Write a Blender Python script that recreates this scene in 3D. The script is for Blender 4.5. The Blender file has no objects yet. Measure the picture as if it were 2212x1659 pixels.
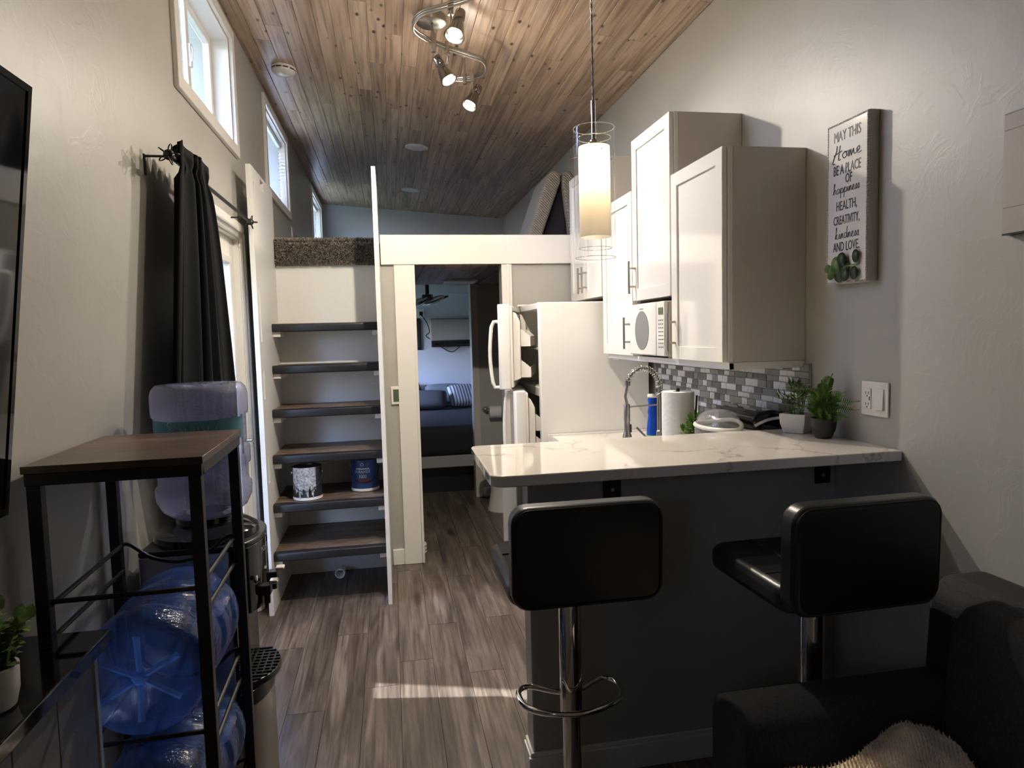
import bpy, bmesh, math, random
from mathutils import Vector, Matrix, Euler
random.seed(7)
PI = math.pi
C = bpy.context.scene.collection
SC = bpy.context.scene
# ---------------------------------------------------------------- camera
def make_camera():
    yaw, pitch, roll = 0.177918, -0.0746605, -0.0260252
    f = Vector((math.sin(yaw)*math.cos(pitch), math.cos(yaw)*math.cos(pitch), math.sin(pitch)))
    r = Vector((math.cos(yaw), -math.sin(yaw), 0)); u = r.cross(f)
    c, s = math.cos(roll), math.sin(roll)
    r2 = c*r + s*u; u2 = -s*r + c*u
    cam = bpy.data.cameras.new('camera'); o = bpy.data.objects.new('camera', cam); C.objects.link(o)
    m = Matrix((r2, u2, -f)).transposed().to_4x4(); m.translation = Vector((0, 0, 1.5))
    o.matrix_world = m
    cam.sensor_fit = 'HORIZONTAL'; cam.sensor_width = 36; cam.lens = 36*1455.7/2212
    cam.clip_start = 0.02; cam.clip_end = 200
    SC.camera = o
make_camera()
# ---------------------------------------------------------------- world, sun, exposure
SPOT_W = 76.0
GLOW_W = 6.0
SKY = 3.1
w = bpy.data.worlds.new('sky_world'); SC.world = w; w.use_nodes = True
nt = w.node_tree; bg = nt.nodes['Background']
sky = nt.nodes.new('ShaderNodeTexSky'); sky.sky_type = 'NISHITA'; sky.sun_disc = False
sky.sun_elevation = math.radians(48); sky.sun_rotation = math.radians(250); sky.dust_density = 2.5; sky.air_density = 1.3
tint = nt.nodes.new('ShaderNodeMix'); tint.data_type = 'RGBA'; tint.blend_type = 'MULTIPLY'; tint.inputs['Factor'].default_value = 1; tint.inputs[7].default_value = (.76, .85, 1.2, 1)
nt.links.new(sky.outputs[0], tint.inputs[6]); nt.links.new(tint.outputs[2], bg.inputs[0]); bg.inputs[1].default_value = SKY
sl = bpy.data.lights.new('sun', 'SUN'); sl.energy = 14.0; sl.angle = math.radians(0.6); sl.color = (1, .97, .93)
so = bpy.data.objects.new('sun', sl); C.objects.link(so)
so.rotation_euler = Vector((0.60, -0.20, -0.70)).to_track_quat('-Z', 'Y').to_euler(); so.location = (-6, 5, 8)
SC.view_settings.view_transform = 'Standard'; SC.view_settings.look = 'None'
SC.view_settings.exposure = 0.27; SC.view_settings.gamma = 1.0; SC.view_settings.use_curve_mapping = False

# ---------------------------------------------------------------- material helpers
def _mat(name):
    m = bpy.data.materials.new(name); m.use_nodes = True
    nt = m.node_tree; nt.nodes.clear()
    out = nt.nodes.new('ShaderNodeOutputMaterial')
    b = nt.nodes.new('ShaderNodeBsdfPrincipled'); nt.links.new(b.outputs[0], out.inputs[0])
    return m, nt, b, out
def N(nt, t, **kw):
    n = nt.nodes.new('ShaderNode'+t)
    for k, v in kw.items():
        if k.startswith('i_'):
            n.inputs[k[2:].replace('_', ' ')].default_value = v
        else: setattr(n, k, v)
    return n
def ramp(nt, src, stops):
    r = nt.nodes.new('ShaderNodeValToRGB'); el = r.color_ramp.elements
    while len(el) < len(stops): el.new(0.5)
    for e, (p, c) in zip(el, stops):
        e.position = p; e.color = (c[0], c[1], c[2], 1) if len(c) == 3 else c
    nt.links.new(src, r.inputs[0]); return r
def mixc(nt, fac, a, b, mode='MIX'):
    n = nt.nodes.new('ShaderNodeMix'); n.data_type = 'RGBA'; n.blend_type = mode
    for s, v in ((n.inputs['Factor'], fac), (n.inputs[6], a), (n.inputs[7], b)):
        if hasattr(v, 'is_output'): nt.links.new(v, s)
        elif isinstance(v, (int, float)): s.default_value = v
        else: s.default_value = (v[0], v[1], v[2], 1)
    return n.outputs[2]
def coords(nt, scale=(1, 1, 1), rand=False):
    tc = N(nt, 'TexCoord'); mp = N(nt, 'Mapping'); mp.inputs['Scale'].default_value = scale
    src = tc.outputs['Object']
    if rand:
        oi = N(nt, 'ObjectInfo'); mul = N(nt, 'Math', operation='MULTIPLY'); mul.inputs[1].default_value = 57.3
        nt.links.new(oi.outputs['Random'], mul.inputs[0])
        ad = N(nt, 'VectorMath', operation='ADD'); nt.links.new(src, ad.inputs[0]); nt.links.new(mul.outputs[0], ad.inputs[1])
        src = ad.outputs[0]
    nt.links.new(src, mp.inputs['Vector']); return mp.outputs[0]
def M(name, col, rough=.5, metal=0., bump=None, var=None, spec=.5, coat=0., sheen=0., emit=None, aniso=0.):
    m, nt, b, out = _mat(name)
    b.inputs['Base Color'].default_value = (*col, 1); b.inputs['Roughness'].default_value = rough
    b.inputs['Metallic'].default_value = metal; b.inputs['Specular IOR Level'].default_value = spec
    b.inputs['Coat Weight'].default_value = coat; b.inputs['Coat Roughness'].default_value = .06
    if sheen: b.inputs['Sheen Weight'].default_value = sheen
    if aniso: b.inputs['Anisotropic'].default_value = aniso
    v = coords(nt)
    if var:
        n = N(nt, 'TexNoise', i_Scale=var[0], i_Detail=4.); nt.links.new(v, n.inputs['Vector'])
        d = tuple(c*(1-var[1]) for c in col); e = tuple(min(1, c*(1+var[1])) for c in col)
        r = ramp(nt, n.outputs['Fac'], [(.3, d), (.7, e)]); nt.links.new(r.outputs[0], b.inputs['Base Color'])
    if bump:
        n = N(nt, 'TexNoise', i_Scale=bump[0], i_Detail=5.); nt.links.new(v, n.inputs['Vector'])
        bp = N(nt, 'Bump'); bp.inputs['Strength'].default_value = bump[1]; bp.inputs['Distance'].default_value = bump[2] if len(bump) > 2 else .01
        nt.links.new(n.outputs['Fac'], bp.inputs['Height']); nt.links.new(bp.outputs[0], b.inputs['Normal'])
    if emit:
        b.inputs['Emission Color'].default_value = (*emit[0], 1); b.inputs['Emission Strength'].default_value = emit[1]
    return m
def glassy(name, tint, rough=.03, gloss=.04, fres=1.25, bump=None, body=None):
    """clear thin plastic or glass: tinted see-through + fresnel gloss (+ a little milky body)"""
    m, nt, b, out = _mat(name); nt.nodes.remove(b)
    tr = N(nt, 'BsdfTransparent'); tr.inputs[0].default_value = (*tint, 1)
    gl = N(nt, 'BsdfGlossy'); gl.inputs['Roughness'].default_value = rough
    lw = N(nt, 'LayerWeight', i_Blend=.5); pw = N(nt, 'Math', operation='POWER'); pw.inputs[1].default_value = 4.
    nt.links.new(lw.outputs['Facing'], pw.inputs[0])
    ad = N(nt, 'Math', operation='MULTIPLY_ADD', use_clamp=True); ad.inputs[1].default_value = (fres-1)*2.2; ad.inputs[2].default_value = gloss
    nt.links.new(pw.outputs[0], ad.inputs[0])
    base = tr.outputs[0]
    if body:
        tl = N(nt, 'BsdfTranslucent'); tl.inputs[0].default_value = (*body[0], 1)
        df = N(nt, 'BsdfDiffuse'); df.inputs[0].default_value = (*body[0], 1)
        m1 = N(nt, 'MixShader'); m1.inputs[0].default_value = .5
        nt.links.new(tl.outputs[0], m1.inputs[1]); nt.links.new(df.outputs[0], m1.inputs[2])
        m2 = N(nt, 'MixShader'); m2.inputs[0].default_value = body[1]
        nt.links.new(tr.outputs[0], m2.inputs[1]); nt.links.new(m1.outputs[0], m2.inputs[2]); base = m2.outputs[0]
    mx = N(nt, 'MixShader'); nt.links.new(ad.outputs[0], mx.inputs[0]); nt.links.new(base, mx.inputs[1]); nt.links.new(gl.outputs[0], mx.inputs[2])
    nt.links.new(mx.outputs[0], out.inputs[0])
    if bump:
        n = N(nt, 'TexNoise', i_Scale=bump[0], i_Detail=3.); nt.links.new(coords(nt), n.inputs['Vector'])
        bp = N(nt, 'Bump'); bp.inputs['Strength'].default_value = bump[1]; bp.inputs['Distance'].default_value = .01
        nt.links.new(n.outputs['Fac'], bp.inputs['Height']); nt.links.new(bp.outputs[0], gl.inputs['Normal'])
    return m
def plank_mat(name, cols, knot, grain, rough, knots=True, rand_amt=.35, kn=(12.5, 6.0, 0.)):
    m, nt, b, out = _mat(name)
    v = coords(nt, grain, True)
    n1 = N(nt, 'TexNoise', i_Scale=1., i_Detail=6., i_Roughness=.62, i_Distortion=.9); nt.links.new(v, n1.inputs['Vector'])
    col = ramp(nt, n1.outputs['Fac'], [(.28, cols[0]), (.5, cols[1]), (.72, cols[2])]).outputs[0]
    v3 = coords(nt, (grain[0]*5, grain[1]*1.4, grain[2]), True)
    n3 = N(nt, 'TexNoise', i_Scale=1., i_Detail=4., i_Distortion=.4); nt.links.new(v3, n3.inputs['Vector'])
    fine = ramp(nt, n3.outputs['Fac'], [(.34, (.62, .58, .55)), (.56, (1.12, 1.12, 1.12))]).outputs[0]
    col = mixc(nt, 1., col, fine, 'MULTIPLY')
    oi = N(nt, 'ObjectInfo')
    rr = ramp(nt, oi.outputs['Random'], [(0., (1-rand_amt,)*3), (.5, (1, 1, 1)), (1., (1+rand_amt*.5, 1+rand_amt*.45, 1+rand_amt*.4))]).outputs[0]
    col = mixc(nt, 1., col, rr, 'MULTIPLY')
    if knots:
        v2 = coords(nt, kn, True)
        vo = N(nt, 'TexVoronoi', i_Scale=1.); nt.links.new(v2, vo.inputs['Vector'])
        kr = ramp(nt, vo.outputs['Distance'], [(.065, (1, 1, 1)), (.105, (.6, .6, .6)), (.16, (0, 0, 0))])
        col = mixc(nt, kr.outputs[0], col, knot)
    nt.links.new(col, b.inputs['Base Color'])
    b.inputs['Roughness'].default_value = rough
    bp = N(nt, 'Bump'); bp.inputs['Strength'].default_value = .12; bp.inputs['Distance'].default_value = .004
    nt.links.new(n3.outputs['Fac'], bp.inputs['Height']); nt.links.new(bp.outputs[0], b.inputs['Normal'])
    return m
def stone_mat(name, base, vein, scale, width, rough, amount=1., speck=None, coat=0.):
    m, nt, b, out = _mat(name)
    v = coords(nt, (scale,)*3, False)
    n = N(nt, 'TexNoise', i_Scale=1.2, i_Detail=6., i_Roughness=.6); nt.links.new(v, n.inputs['Vector'])
    ad = N(nt, 'VectorMath', operation='MULTIPLY_ADD'); nt.links.new(n.outputs['Color'], ad.inputs[0]); ad.inputs[1].default_value = (1.3, 1.3, 1.3); nt.links.new(v, ad.inputs[2])
    vo = N(nt, 'TexVoronoi', feature='DISTANCE_TO_EDGE', i_Scale=1.); nt.links.new(ad.outputs[0], vo.inputs['Vector'])
    k = ramp(nt, vo.outputs['Distance'], [(0., (amount,)*3), (width, (amount*.25,)*3), (width*3.2, (0, 0, 0))]).outputs[0]
    n2 = N(nt, 'TexNoise', i_Scale=.9, i_Detail=2.); nt.links.new(v, n2.inputs['Vector'])
    msk = ramp(nt, n2.outputs['Fac'], [(.44, (0, 0, 0)), (.6, (1, 1, 1))]).outputs[0]
    k = mixc(nt, 1., k, msk, 'MULTIPLY')
    col = mixc(nt, k, base, vein)
    if speck:
        n4 = N(nt, 'TexNoise', i_Scale=speck[0], i_Detail=5.); nt.links.new(coords(nt), n4.inputs['Vector'])
        s = ramp(nt, n4.outputs['Fac'], [(.52, (0, 0, 0)), (.72, (1, 1, 1))]).outputs[0]
        col = mixc(nt, s, col, speck[1])
    nt.links.new(col, b.inputs['Base Color']); b.inputs['Roughness'].default_value = rough
    b.inputs['Coat Weight'].default_value = coat
    return m

MT = {}
def wall_mat(name, col, strength=.25):
    m, nt, b, out = _mat(name)
    v = coords(nt)
    n = N(nt, 'TexNoise', i_Scale=2.2, i_Detail=4., i_Roughness=.55, i_Distortion=.6); nt.links.new(v, n.inputs['Vector'])
    r = ramp(nt, n.outputs['Fac'], [(.3, tuple(c*.95 for c in col)), (.7, tuple(c*1.03 for c in col))])
    nt.links.new(r.outputs[0], b.inputs['Base Color'])
    # knockdown plaster: low smeared ridges
    n2 = N(nt, 'TexNoise', i_Scale=7., i_Detail=5., i_Roughness=.62, i_Distortion=1.6); nt.links.new(v, n2.inputs['Vector'])
    k = ramp(nt, n2.outputs['Fac'], [(.5, (0, 0, 0)), (.6, (.7, .7, .7)), (.64, (.45, .45, .45)), (.8, (.6, .6, .6))])
    bp = N(nt, 'Bump'); bp.inputs['Strength'].default_value = strength; bp.inputs['Distance'].default_value = .006
    nt.links.new(k.outputs[0], bp.inputs['Height']); nt.links.new(bp.outputs[0], b.inputs['Normal'])
    b.inputs['Roughness'].default_value = .42; b.inputs['Specular IOR Level'].default_value = .4
    return m
MT['wall'] = wall_mat('greige_wall_paint', (.43, .415, .375), .10)
MT['wall_loft'] = wall_mat('daylight_tinted_wall', (.52, .55, .61), .04)  # loft and bedroom walls lightened and blued; their window daylight is in the colour
MT['trim'] = M('white_trim_paint', (.80, .775, .72), .32, bump=(60, .05))
MT['white'] = M('white_gloss', (.82, .80, .75), .22)
MT['cab'] = M('white_gloss_cabinet', (.80, .775, .71), .10, coat=.8)
MT['cabside'] = M('beige_cabinet_side', (.58, .535, .475), .38, var=(3, .04))
MT['stairwhite'] = M('white_painted_board', (.74, .725, .68), .42, bump=(25, .12))
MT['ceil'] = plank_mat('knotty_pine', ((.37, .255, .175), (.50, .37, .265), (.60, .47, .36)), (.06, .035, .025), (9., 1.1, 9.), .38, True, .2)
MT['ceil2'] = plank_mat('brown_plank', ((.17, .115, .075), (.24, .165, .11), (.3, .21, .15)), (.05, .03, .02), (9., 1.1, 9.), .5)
MT['floor'] = plank_mat('grey_brown_vinyl_plank', ((.045, .034, .027), (.108, .084, .066), (.20, .165, .135)), (.03, .022, .018), (15., 1.5, 15.), .38, True, .10, (5., 1.1, 0.))
MT['tread'] = plank_mat('brown_vinyl_tread', ((.10, .072, .05), (.18, .13, .092), (.25, .19, .14)), (.05, .035, .03), (3., 18., 3.), .45, False)
MT['racktop'] = plank_mat('dark_walnut_board', ((.07, .042, .025), (.125, .078, .048), (.19, .125, .08)), (.04, .02, .01), (2.2, 14., 3.), .33, False)
MT['quartz'] = stone_mat('white_quartz', (.80, .755, .68), (.34, .31, .27), 2.3, .012, .07, .8, coat=.3)
MT['granite'] = stone_mat('black_granite', (.012, .012, .012), (.04, .04, .038), 8., .03, .08, .4, (90, (.055, .052, .045)), coat=.3)
MT['greystone'] = stone_mat('streaked_grey_stone', (.17, .158, .145), (.36, .34, .31), 3.2, .03, .5, .9)
MT['black'] = M('black_plastic', (.012, .012, .013), .28)
MT['blackgloss'] = M('black_gloss', (.008, .008, .01), .06)
MT['screen'] = M('dark_screen', (.006, .006, .008), .05)
MT['blackmetal'] = M('black_powder_coat', (.014, .014, .015), .42, .2)
MT['rubber'] = M('black_rubber_nosing', (.016, .016, .018), .36)
MT['leather'] = M('black_faux_leather', (.008, .008, .009), .34, bump=(220, .12, .003))
MT['sofa'] = M('charcoal_weave', (.018, .017, .017), .85, bump=(350, .5, .003), var=(160, .45))
MT['velvet'] = M('black_velvet', (.003, .003, .0035), .8, spec=.1, sheen=.03, bump=(90, .2, .004))
MT['chrome'] = M('chrome', (.85, .85, .86), .07, 1.)
MT['darkchrome'] = M('dark_chrome', (.30, .28, .26), .14, 1.)
MT['nickel'] = M('brushed_nickel', (.42, .395, .36), .34, 1., aniso=.4)
MT['steel'] = M('stainless_steel', (.42, .42, .42), .28, 1., bump=(160, .05))
MT['glass'] = glassy('window_glass', (.93, .96, 1.), .02, .02)
MT['clear'] = glassy('clear_glass', (.98, .98, .97), .02, .03, 1.33)
MT['glassrim'] = glassy('polished_glass_edge', (.9, .9, .88), .1, .25, 1.3, None, ((.8, .78, .74), .35))
MT['frost'] = glassy('frosted_glass', (.85, .84, .80), .4, .03, 1.2, None, ((.95, .90, .80), .93))
MT['clearplastic'] = glassy('clear_plastic', (.82, .82, .84), .08, .07, 1.4, (40, .3), ((.55, .55, .56), .35))
MT['jug'] = glassy('blue_bottle_plastic', (.58, .70, .98), .08, .07, 1.3, (85, .5), ((.10, .32, 1.0), .15))
MT['jugrib'] = glassy('blue_rib_plastic', (.55, .72, 1.), .08, .12, 1.4, None, ((.25, .5, 1.0), .6))
MT['jugpale'] = glassy('pale_blue_bottle_plastic', (.72, .76, .93), .10, .09, 1.35, (110, .8), ((.42, .46, .76), .16))
MT['label'] = M('teal_label', (.07, .27, .38), .5)
MT['pale'] = M('pale_print', (.55, .62, .66), .5)
MT['ink'] = M('dark_violet_ink', (.045, .035, .05), .5)
MT['signface'] = M('white_sign_face', (.78, .75, .69), .12, coat=.3)
MT['signside'] = M('whitewashed_wood', (.55, .51, .46), .5)
MT['plate'] = M('white_plate_plastic', (.80, .77, .71), .3)
MT['hole'] = M('dark_slot', (.02, .02, .02), .6)
MT['lcd'] = M('green_grey_lcd', (.10, .13, .09), .2)
MT['carpet'] = M('taupe_carpet', (.33, .285, .235), .95, var=(140, .7))
MT['carpetdark'] = M('dark_taupe_carpet', (.09, .075, .06), .95)
MT['purple'] = M('dark_purple_cloth', (.022, .014, .026), .8)
MT['bedding'] = M('navy_black_bedding', (.012, .013, .020), .8, bump=(9, .3))
MT['mattress'] = M('pale_grey_mattress', (.34, .34, .35), .9)
MT['pillow'] = M('charcoal_pillow', (.045, .05, .06), .85)
MT['greypillow'] = M('grey_pillow', (.14, .16, .19), .85)
MT['blue'] = M('blue_paint_label', (.012, .045, .14), .35)
MT['darkcan'] = M('dark_can_label', (.02, .018, .022), .4)
MT['splash'] = M('spilled_white_paint', (.36, .36, .37), .5, bump=(60, .9), var=(90, .5))
MT['red'] = M('dark_red_band', (.12, .012, .03), .4)
MT['paper'] = M('white_paper_towel', (.82, .82, .80), .9, bump=(70, .3))
MT['bluebottle'] = M('blue_soap_bottle', (.004, .06, .42), .18)
MT['lime'] = M('lime_print', (.22, .55, .10), .4)
MT['potwhite'] = M('white_ceramic_pot', (.66, .64, .60), .45)
MT['potblack'] = M('black_ceramic_pot', (.022, .022, .024), .4)
MT['soil'] = M('dark_soil', (.02, .016, .012), .9)
def leafm(name, a, b_):
    m, nt, b, out = _mat(name)
    n = N(nt, 'TexNoise', i_Scale=22., i_Detail=2.); nt.links.new(coords(nt), n.inputs['Vector'])
    r = ramp(nt, n.outputs['Fac'], [(.35, a), (.65, b_)]); nt.links.new(r.outputs[0], b.inputs['Base Color'])
    b.inputs['Roughness'].default_value = .45
    return m
MT['leaf'] = leafm('green_leaves', (.05, .11, .03), (.17, .28, .07))
MT['fern'] = leafm('fern_green', (.04, .12, .015), (.17, .33, .05))
MT['bright'] = leafm('bright_green', (.05, .15, .015), (.22, .40, .06))
MT['dusty'] = leafm('dusty_green', (.10, .16, .06), (.27, .37, .17))
MT['eucal'] = leafm('eucalyptus_green', (.02, .035, .018), (.05, .085, .035))
MT['blanket'] = M('cream_faux_fur', (.72, .62, .45), .95, var=(16, .30))
MT['lamp'] = M('lit_lamp_lens', (1, .95, .85), .3, emit=((1., .86, .66), 60.))
MT['bulb'] = M('lit_bulb', (1, .95, .85), .3, emit=((1., .80, .55), 70.))
MT['recess'] = M('unlit_lamp_lens', (.80, .81, .84), .4)
MT['slat'] = M('white_blind_slat', (.82, .83, .85), .5)
MT['print'] = M('pale_canvas_print', (.42, .375, .34), .6, var=(3, .12))
MT['grass'] = M('grass_ground', (.06, .10, .03), .9, var=(5, .4))
MT['bark'] = M('bark', (.08, .055, .04), .9)
MT['eave'] = M('white_soffit', (.6, .6, .6), .6)
MT['grout'] = M('pale_grout', (.42, .41, .40), .7)
MT['tile_marble'] = stone_mat('white_marble_tile', (.72, .73, .75), (.27, .27, .29), 22., .05, .2, .9)
MT['tile_white'] = M('plain_white_tile', (.72, .73, .75), .2)
MT['tile_grey'] = M('mid_grey_tile', (.235, .23, .23), .25, var=(40, .08))
MT['tile_dark'] = stone_mat('dark_marble_tile', (.10, .092, .092), (.42, .41, .41), 26., .035, .22, .6)
def stripes_mat():
    m, nt, b, out = _mat('striped_ticking')
    wv = N(nt, 'TexWave', i_Scale=9.); wv.bands_direction = 'X'; nt.links.new(coords(nt), wv.inputs['Vector'])
    r = ramp(nt, wv.outputs['Fac'], [(.38, (.10, .12, .16)), (.5, (.50, .53, .58))]); nt.links.new(r.outputs[0], b.inputs['Base Color'])
    b.inputs['Roughness'].default_value = .85; return m
MT['stripe'] = stripes_mat()
def quilt_mat():
    m, nt, b, out = _mat('quilted_cream_knit')
    v = coords(nt, (1, 1, 1))
    wv = N(nt, 'TexWave', i_Scale=30., i_Distortion=2.5); wv.bands_direction = 'DIAGONAL'; wv.inputs['Detail Scale'].default_value = 1.5; nt.links.new(v, wv.inputs['Vector'])
    r = ramp(nt, wv.outputs['Fac'], [(.2, (.31, .27, .225)), (.7, (.47, .41, .345))]); nt.links.new(r.outputs[0], b.inputs['Base Color'])
    bp = N(nt, 'Bump'); bp.inputs['Strength'].default_value = .6; bp.inputs['Distance'].default_value = .02
    nt.links.new(wv.outputs['Fac'], bp.inputs['Height']); nt.links.new(bp.outputs[0], b.inputs['Normal'])
    b.inputs['Roughness'].default_value = .95; return m
MT['quilt'] = quilt_mat()

# ---------------------------------------------------------------- mesh helpers
def chain_off(p):
    v = Vector((0, 0, 0))
    while p is not None:
        v += p.location; p = p.parent
    return v
class MB:
    def __init__(s): s.v = []; s.f = []
    def add(s, vs, fs):
        o = len(s.v); s.v += [tuple(x) for x in vs]; s.f += [tuple(i+o for i in f) for f in fs]; return s
    def box(s, a, b):
        x0, y0, z0 = (min(a[i], b[i]) for i in range(3)); x1, y1, z1 = (max(a[i], b[i]) for i in range(3))
        return s.add([(x0, y0, z0), (x1, y0, z0), (x1, y1, z0), (x0, y1, z0), (x0, y0, z1), (x1, y0, z1), (x1, y1, z1), (x0, y1, z1)],
                     [(3, 2, 1, 0), (4, 5, 6, 7), (0, 1, 5, 4), (1, 2, 6, 5), (2, 3, 7, 6), (3, 0, 4, 7)])
    def tube(s, path, r, n=10, closed=False, cap=True):
        P = [Vector(p) for p in path]; m = len(P); rs = r if isinstance(r, (list, tuple)) else [r]*m
        vs = []; nrm = None
        for i in range(m):
            if closed: t = P[(i+1) % m] - P[i-1]
            else: t = P[min(i+1, m-1)] - P[max(i-1, 0)]
            t.normalize()
            if nrm is None:
                nrm = t.orthogonal().normalized()
            else:
                nrm = nrm - t*nrm.dot(t)
                if nrm.length < 1e-6: nrm = t.orthogonal()
                nrm.normalize()
            b = t.cross(nrm)
            for k in range(n):
                a = 2*PI*k/n; vs.append(P[i] + (nrm*math.cos(a) + b*math.sin(a))*rs[i])
        fs = []
        for i in range(m if closed else m-1):
            j = (i+1) % m
            for k in range(n):
                fs.append((i*n+k, i*n+(k+1) % n, j*n+(k+1) % n, j*n+k))
        if cap and not closed:
            fs.append(tuple(range(n-1, -1, -1))); fs.append(tuple((m-1)*n+k for k in range(n)))
        return s.add(vs, fs)
    def cyl(s, p0, p1, r, n=16, r2=None): return s.tube([p0, p1], [r, r if r2 is None else r2], n)
    def lathe(s, prof, n=24, origin=(0, 0, 0), axis='z', cap=True):
        """prof: (radius, height) from start to end"""
        vs = []
        for r, h in prof:
            for k in range(n):
                a = 2*PI*k/n; c, d = r*math.cos(a), r*math.sin(a)
                vs.append({'z': (c, d, h), 'y': (c, h, d), 'x': (h, c, d)}[axis])
        vs = [tuple(v[i]+origin[i] for i in range(3)) for v in vs]; fs = []
        for i in range(len(prof)-1):
            for k in range(n):
                fs.append((i*n+k, i*n+(k+1) % n, (i+1)*n+(k+1) % n, (i+1)*n+k))
        if cap:
            if prof[0][0] > 1e-5: fs.append(tuple(range(n-1, -1, -1)))
            if prof[-1][0] > 1e-5: fs.append(tuple((len(prof)-1)*n+k for k in range(n)))
        return s.add(vs, fs)
    def prism(s, poly, d0, d1, axis='z'):
        """poly (a,b) extruded along axis: z->(a,b,d) y->(a,d,b) x->(d,a,b)"""
        f = {'z': lambda a, b, d: (a, b, d), 'y': lambda a, b, d: (a, d, b), 'x': lambda a, b, d: (d, a, b)}[axis]
        n = len(poly); vs = [f(a, b, d0) for a, b in poly] + [f(a, b, d1) for a, b in poly]
        fs = [tuple(range(n-1, -1, -1)), tuple(range(n, 2*n))] + [(i, (i+1) % n, n+(i+1) % n, n+i) for i in range(n)]
        return s.add(vs, fs)
    def holed(s, u, v, d, holes, axis):
        """slab u=(u0,u1), v=(v0,v1) with thickness d=(d0,d1) along axis, rectangular holes [(u0,u1,v0,v1)]; outer skin only"""
        us = sorted(set([*u] + [h[i] for h in holes for i in (0, 1) if u[0] < h[i] < u[1]]))
        vv = sorted(set([*v] + [h[i] for h in holes for i in (2, 3) if v[0] < h[i] < v[1]]))
        f = {'z': lambda a, b, c: (a, b, c), 'y': lambda a, b, c: (a, c, b), 'x': lambda a, b, c: (c, a, b)}[axis]
        def solid(i, j):
            if i < 0 or j < 0 or i >= len(us)-1 or j >= len(vv)-1: return False
            a, b = (us[i]+us[i+1])/2, (vv[j]+vv[j+1])/2
            return not any(h[0] < a < h[1] and h[2] < b < h[3] for h in holes)
        for i in range(len(us)-1):
            for j in range(len(vv)-1):
                if not solid(i, j): continue
                a0, a1, b0, b1 = us[i], us[i+1], vv[j], vv[j+1]
                for dd in d: s.add([f(a0, b0, dd), f(a1, b0, dd), f(a1, b1, dd), f(a0, b1, dd)], [(0, 1, 2, 3)])
                for (di, dj, p, q) in ((-1, 0, (a0, b0), (a0, b1)), (1, 0, (a1, b0), (a1, b1)), (0, -1, (a0, b0), (a1, b0)), (0, 1, (a0, b1), (a1, b1))):
                    if not solid(i+di, j+dj):
                        s.add([f(*p, d[0]), f(*q, d[0]), f(*q, d[1]), f(*p, d[1])], [(0, 1, 2, 3)])
        return s
    def mesh(s, name, off=(0, 0, 0)):
        me = bpy.data.meshes.new(name)
        me.from_pydata([(x-off[0], y-off[1], z-off[2]) for x, y, z in s.v], [], s.f)
        bm = bmesh.new(); bm.from_mesh(me); bmesh.ops.remove_doubles(bm, verts=bm.verts, dist=1e-5)
        bmesh.ops.recalc_face_normals(bm, faces=bm.faces); bm.to_mesh(me); bm.free()
        return me
    def build(s, name, mat, parent=None, world=True, bevel=0, seg=2, smooth=False, sub=0):
        off = Vector((0, 0, 0))
        if world and parent is not None: off = chain_off(parent)
        elif world and parent is None and s.v:
            xs = [v[0] for v in s.v]; ys = [v[1] for v in s.v]; zs = [v[2] for v in s.v]
            off = Vector(((min(xs)+max(xs))/2, (min(ys)+max(ys))/2, min(zs)))
        me = s.mesh(name, off)
        me.materials.append(MT[mat] if isinstance(mat, str) else mat)
        o = bpy.data.objects.new(name, me); C.objects.link(o)
        if parent is not None: o.parent = parent
        elif world: o.location = off
        if smooth or bevel:
            for p in me.polygons: p.use_smooth = True
            if smooth != 'all':
                try: me.set_sharp_from_angle(angle=math.radians(38))
                except Exception: pass
        if bevel:
            b = o.modifiers.new('bevel', 'BEVEL'); b.width = bevel; b.segments = seg; b.limit_method = 'ANGLE'; b.angle_limit = math.radians(40)
            b.harden_normals = False
        if sub:
            u = o.modifiers.new('sub', 'SUBSURF'); u.levels = sub; u.render_levels = sub
        return o
def B(a, b): return MB().box(a, b)
def thing(name, label, cat, loc=(0, 0, 0), rz=0., group=None):
    o = bpy.data.objects.new(name, None); C.objects.link(o); o.location = loc; o.rotation_euler = (0, 0, rz); o.empty_display_size = .05
    return tag(o, label, cat, group)
def tag(o, label, cat, group=None):
    o['label'] = label; o['category'] = cat
    if group: o['group'] = group
    return o
def struct(o, label=None):
    o['kind'] = 'structure'
    if label: o['label'] = label
    return o
def rrect(w, h, r, n=5, cx=0, cy=0):
    pts = []
    for qx, qy, a0 in ((1, 1, 0), (-1, 1, 90), (-1, -1, 180), (1, -1, 270)):
        for k in range(n+1):
            a = math.radians(a0 + 90*k/n)
            pts.append((cx+qx*(w/2-r)+r*math.cos(a), cy+qy*(h/2-r)+r*math.sin(a)))
    return pts
def catmull(pts, n=6, closed=False):
    P = [Vector(p) for p in pts]; out = []; m = len(P)
    for i in range(m if closed else m-1):
        p0 = P[i-1] if (i > 0 or closed) else P[0]; p1 = P[i]; p2 = P[(i+1) % m]
        p3 = P[(i+2) % m] if closed else P[min(i+2, m-1)]
        for k in range(n):
            t = k/n
            out.append(.5*((2*p1)+(-p0+p2)*t+(2*p0-5*p1+4*p2-p3)*t*t+(-p0+3*p1-3*p2+p3)*t**3))
    if not closed: out.append(P[-1])
    return out
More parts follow.
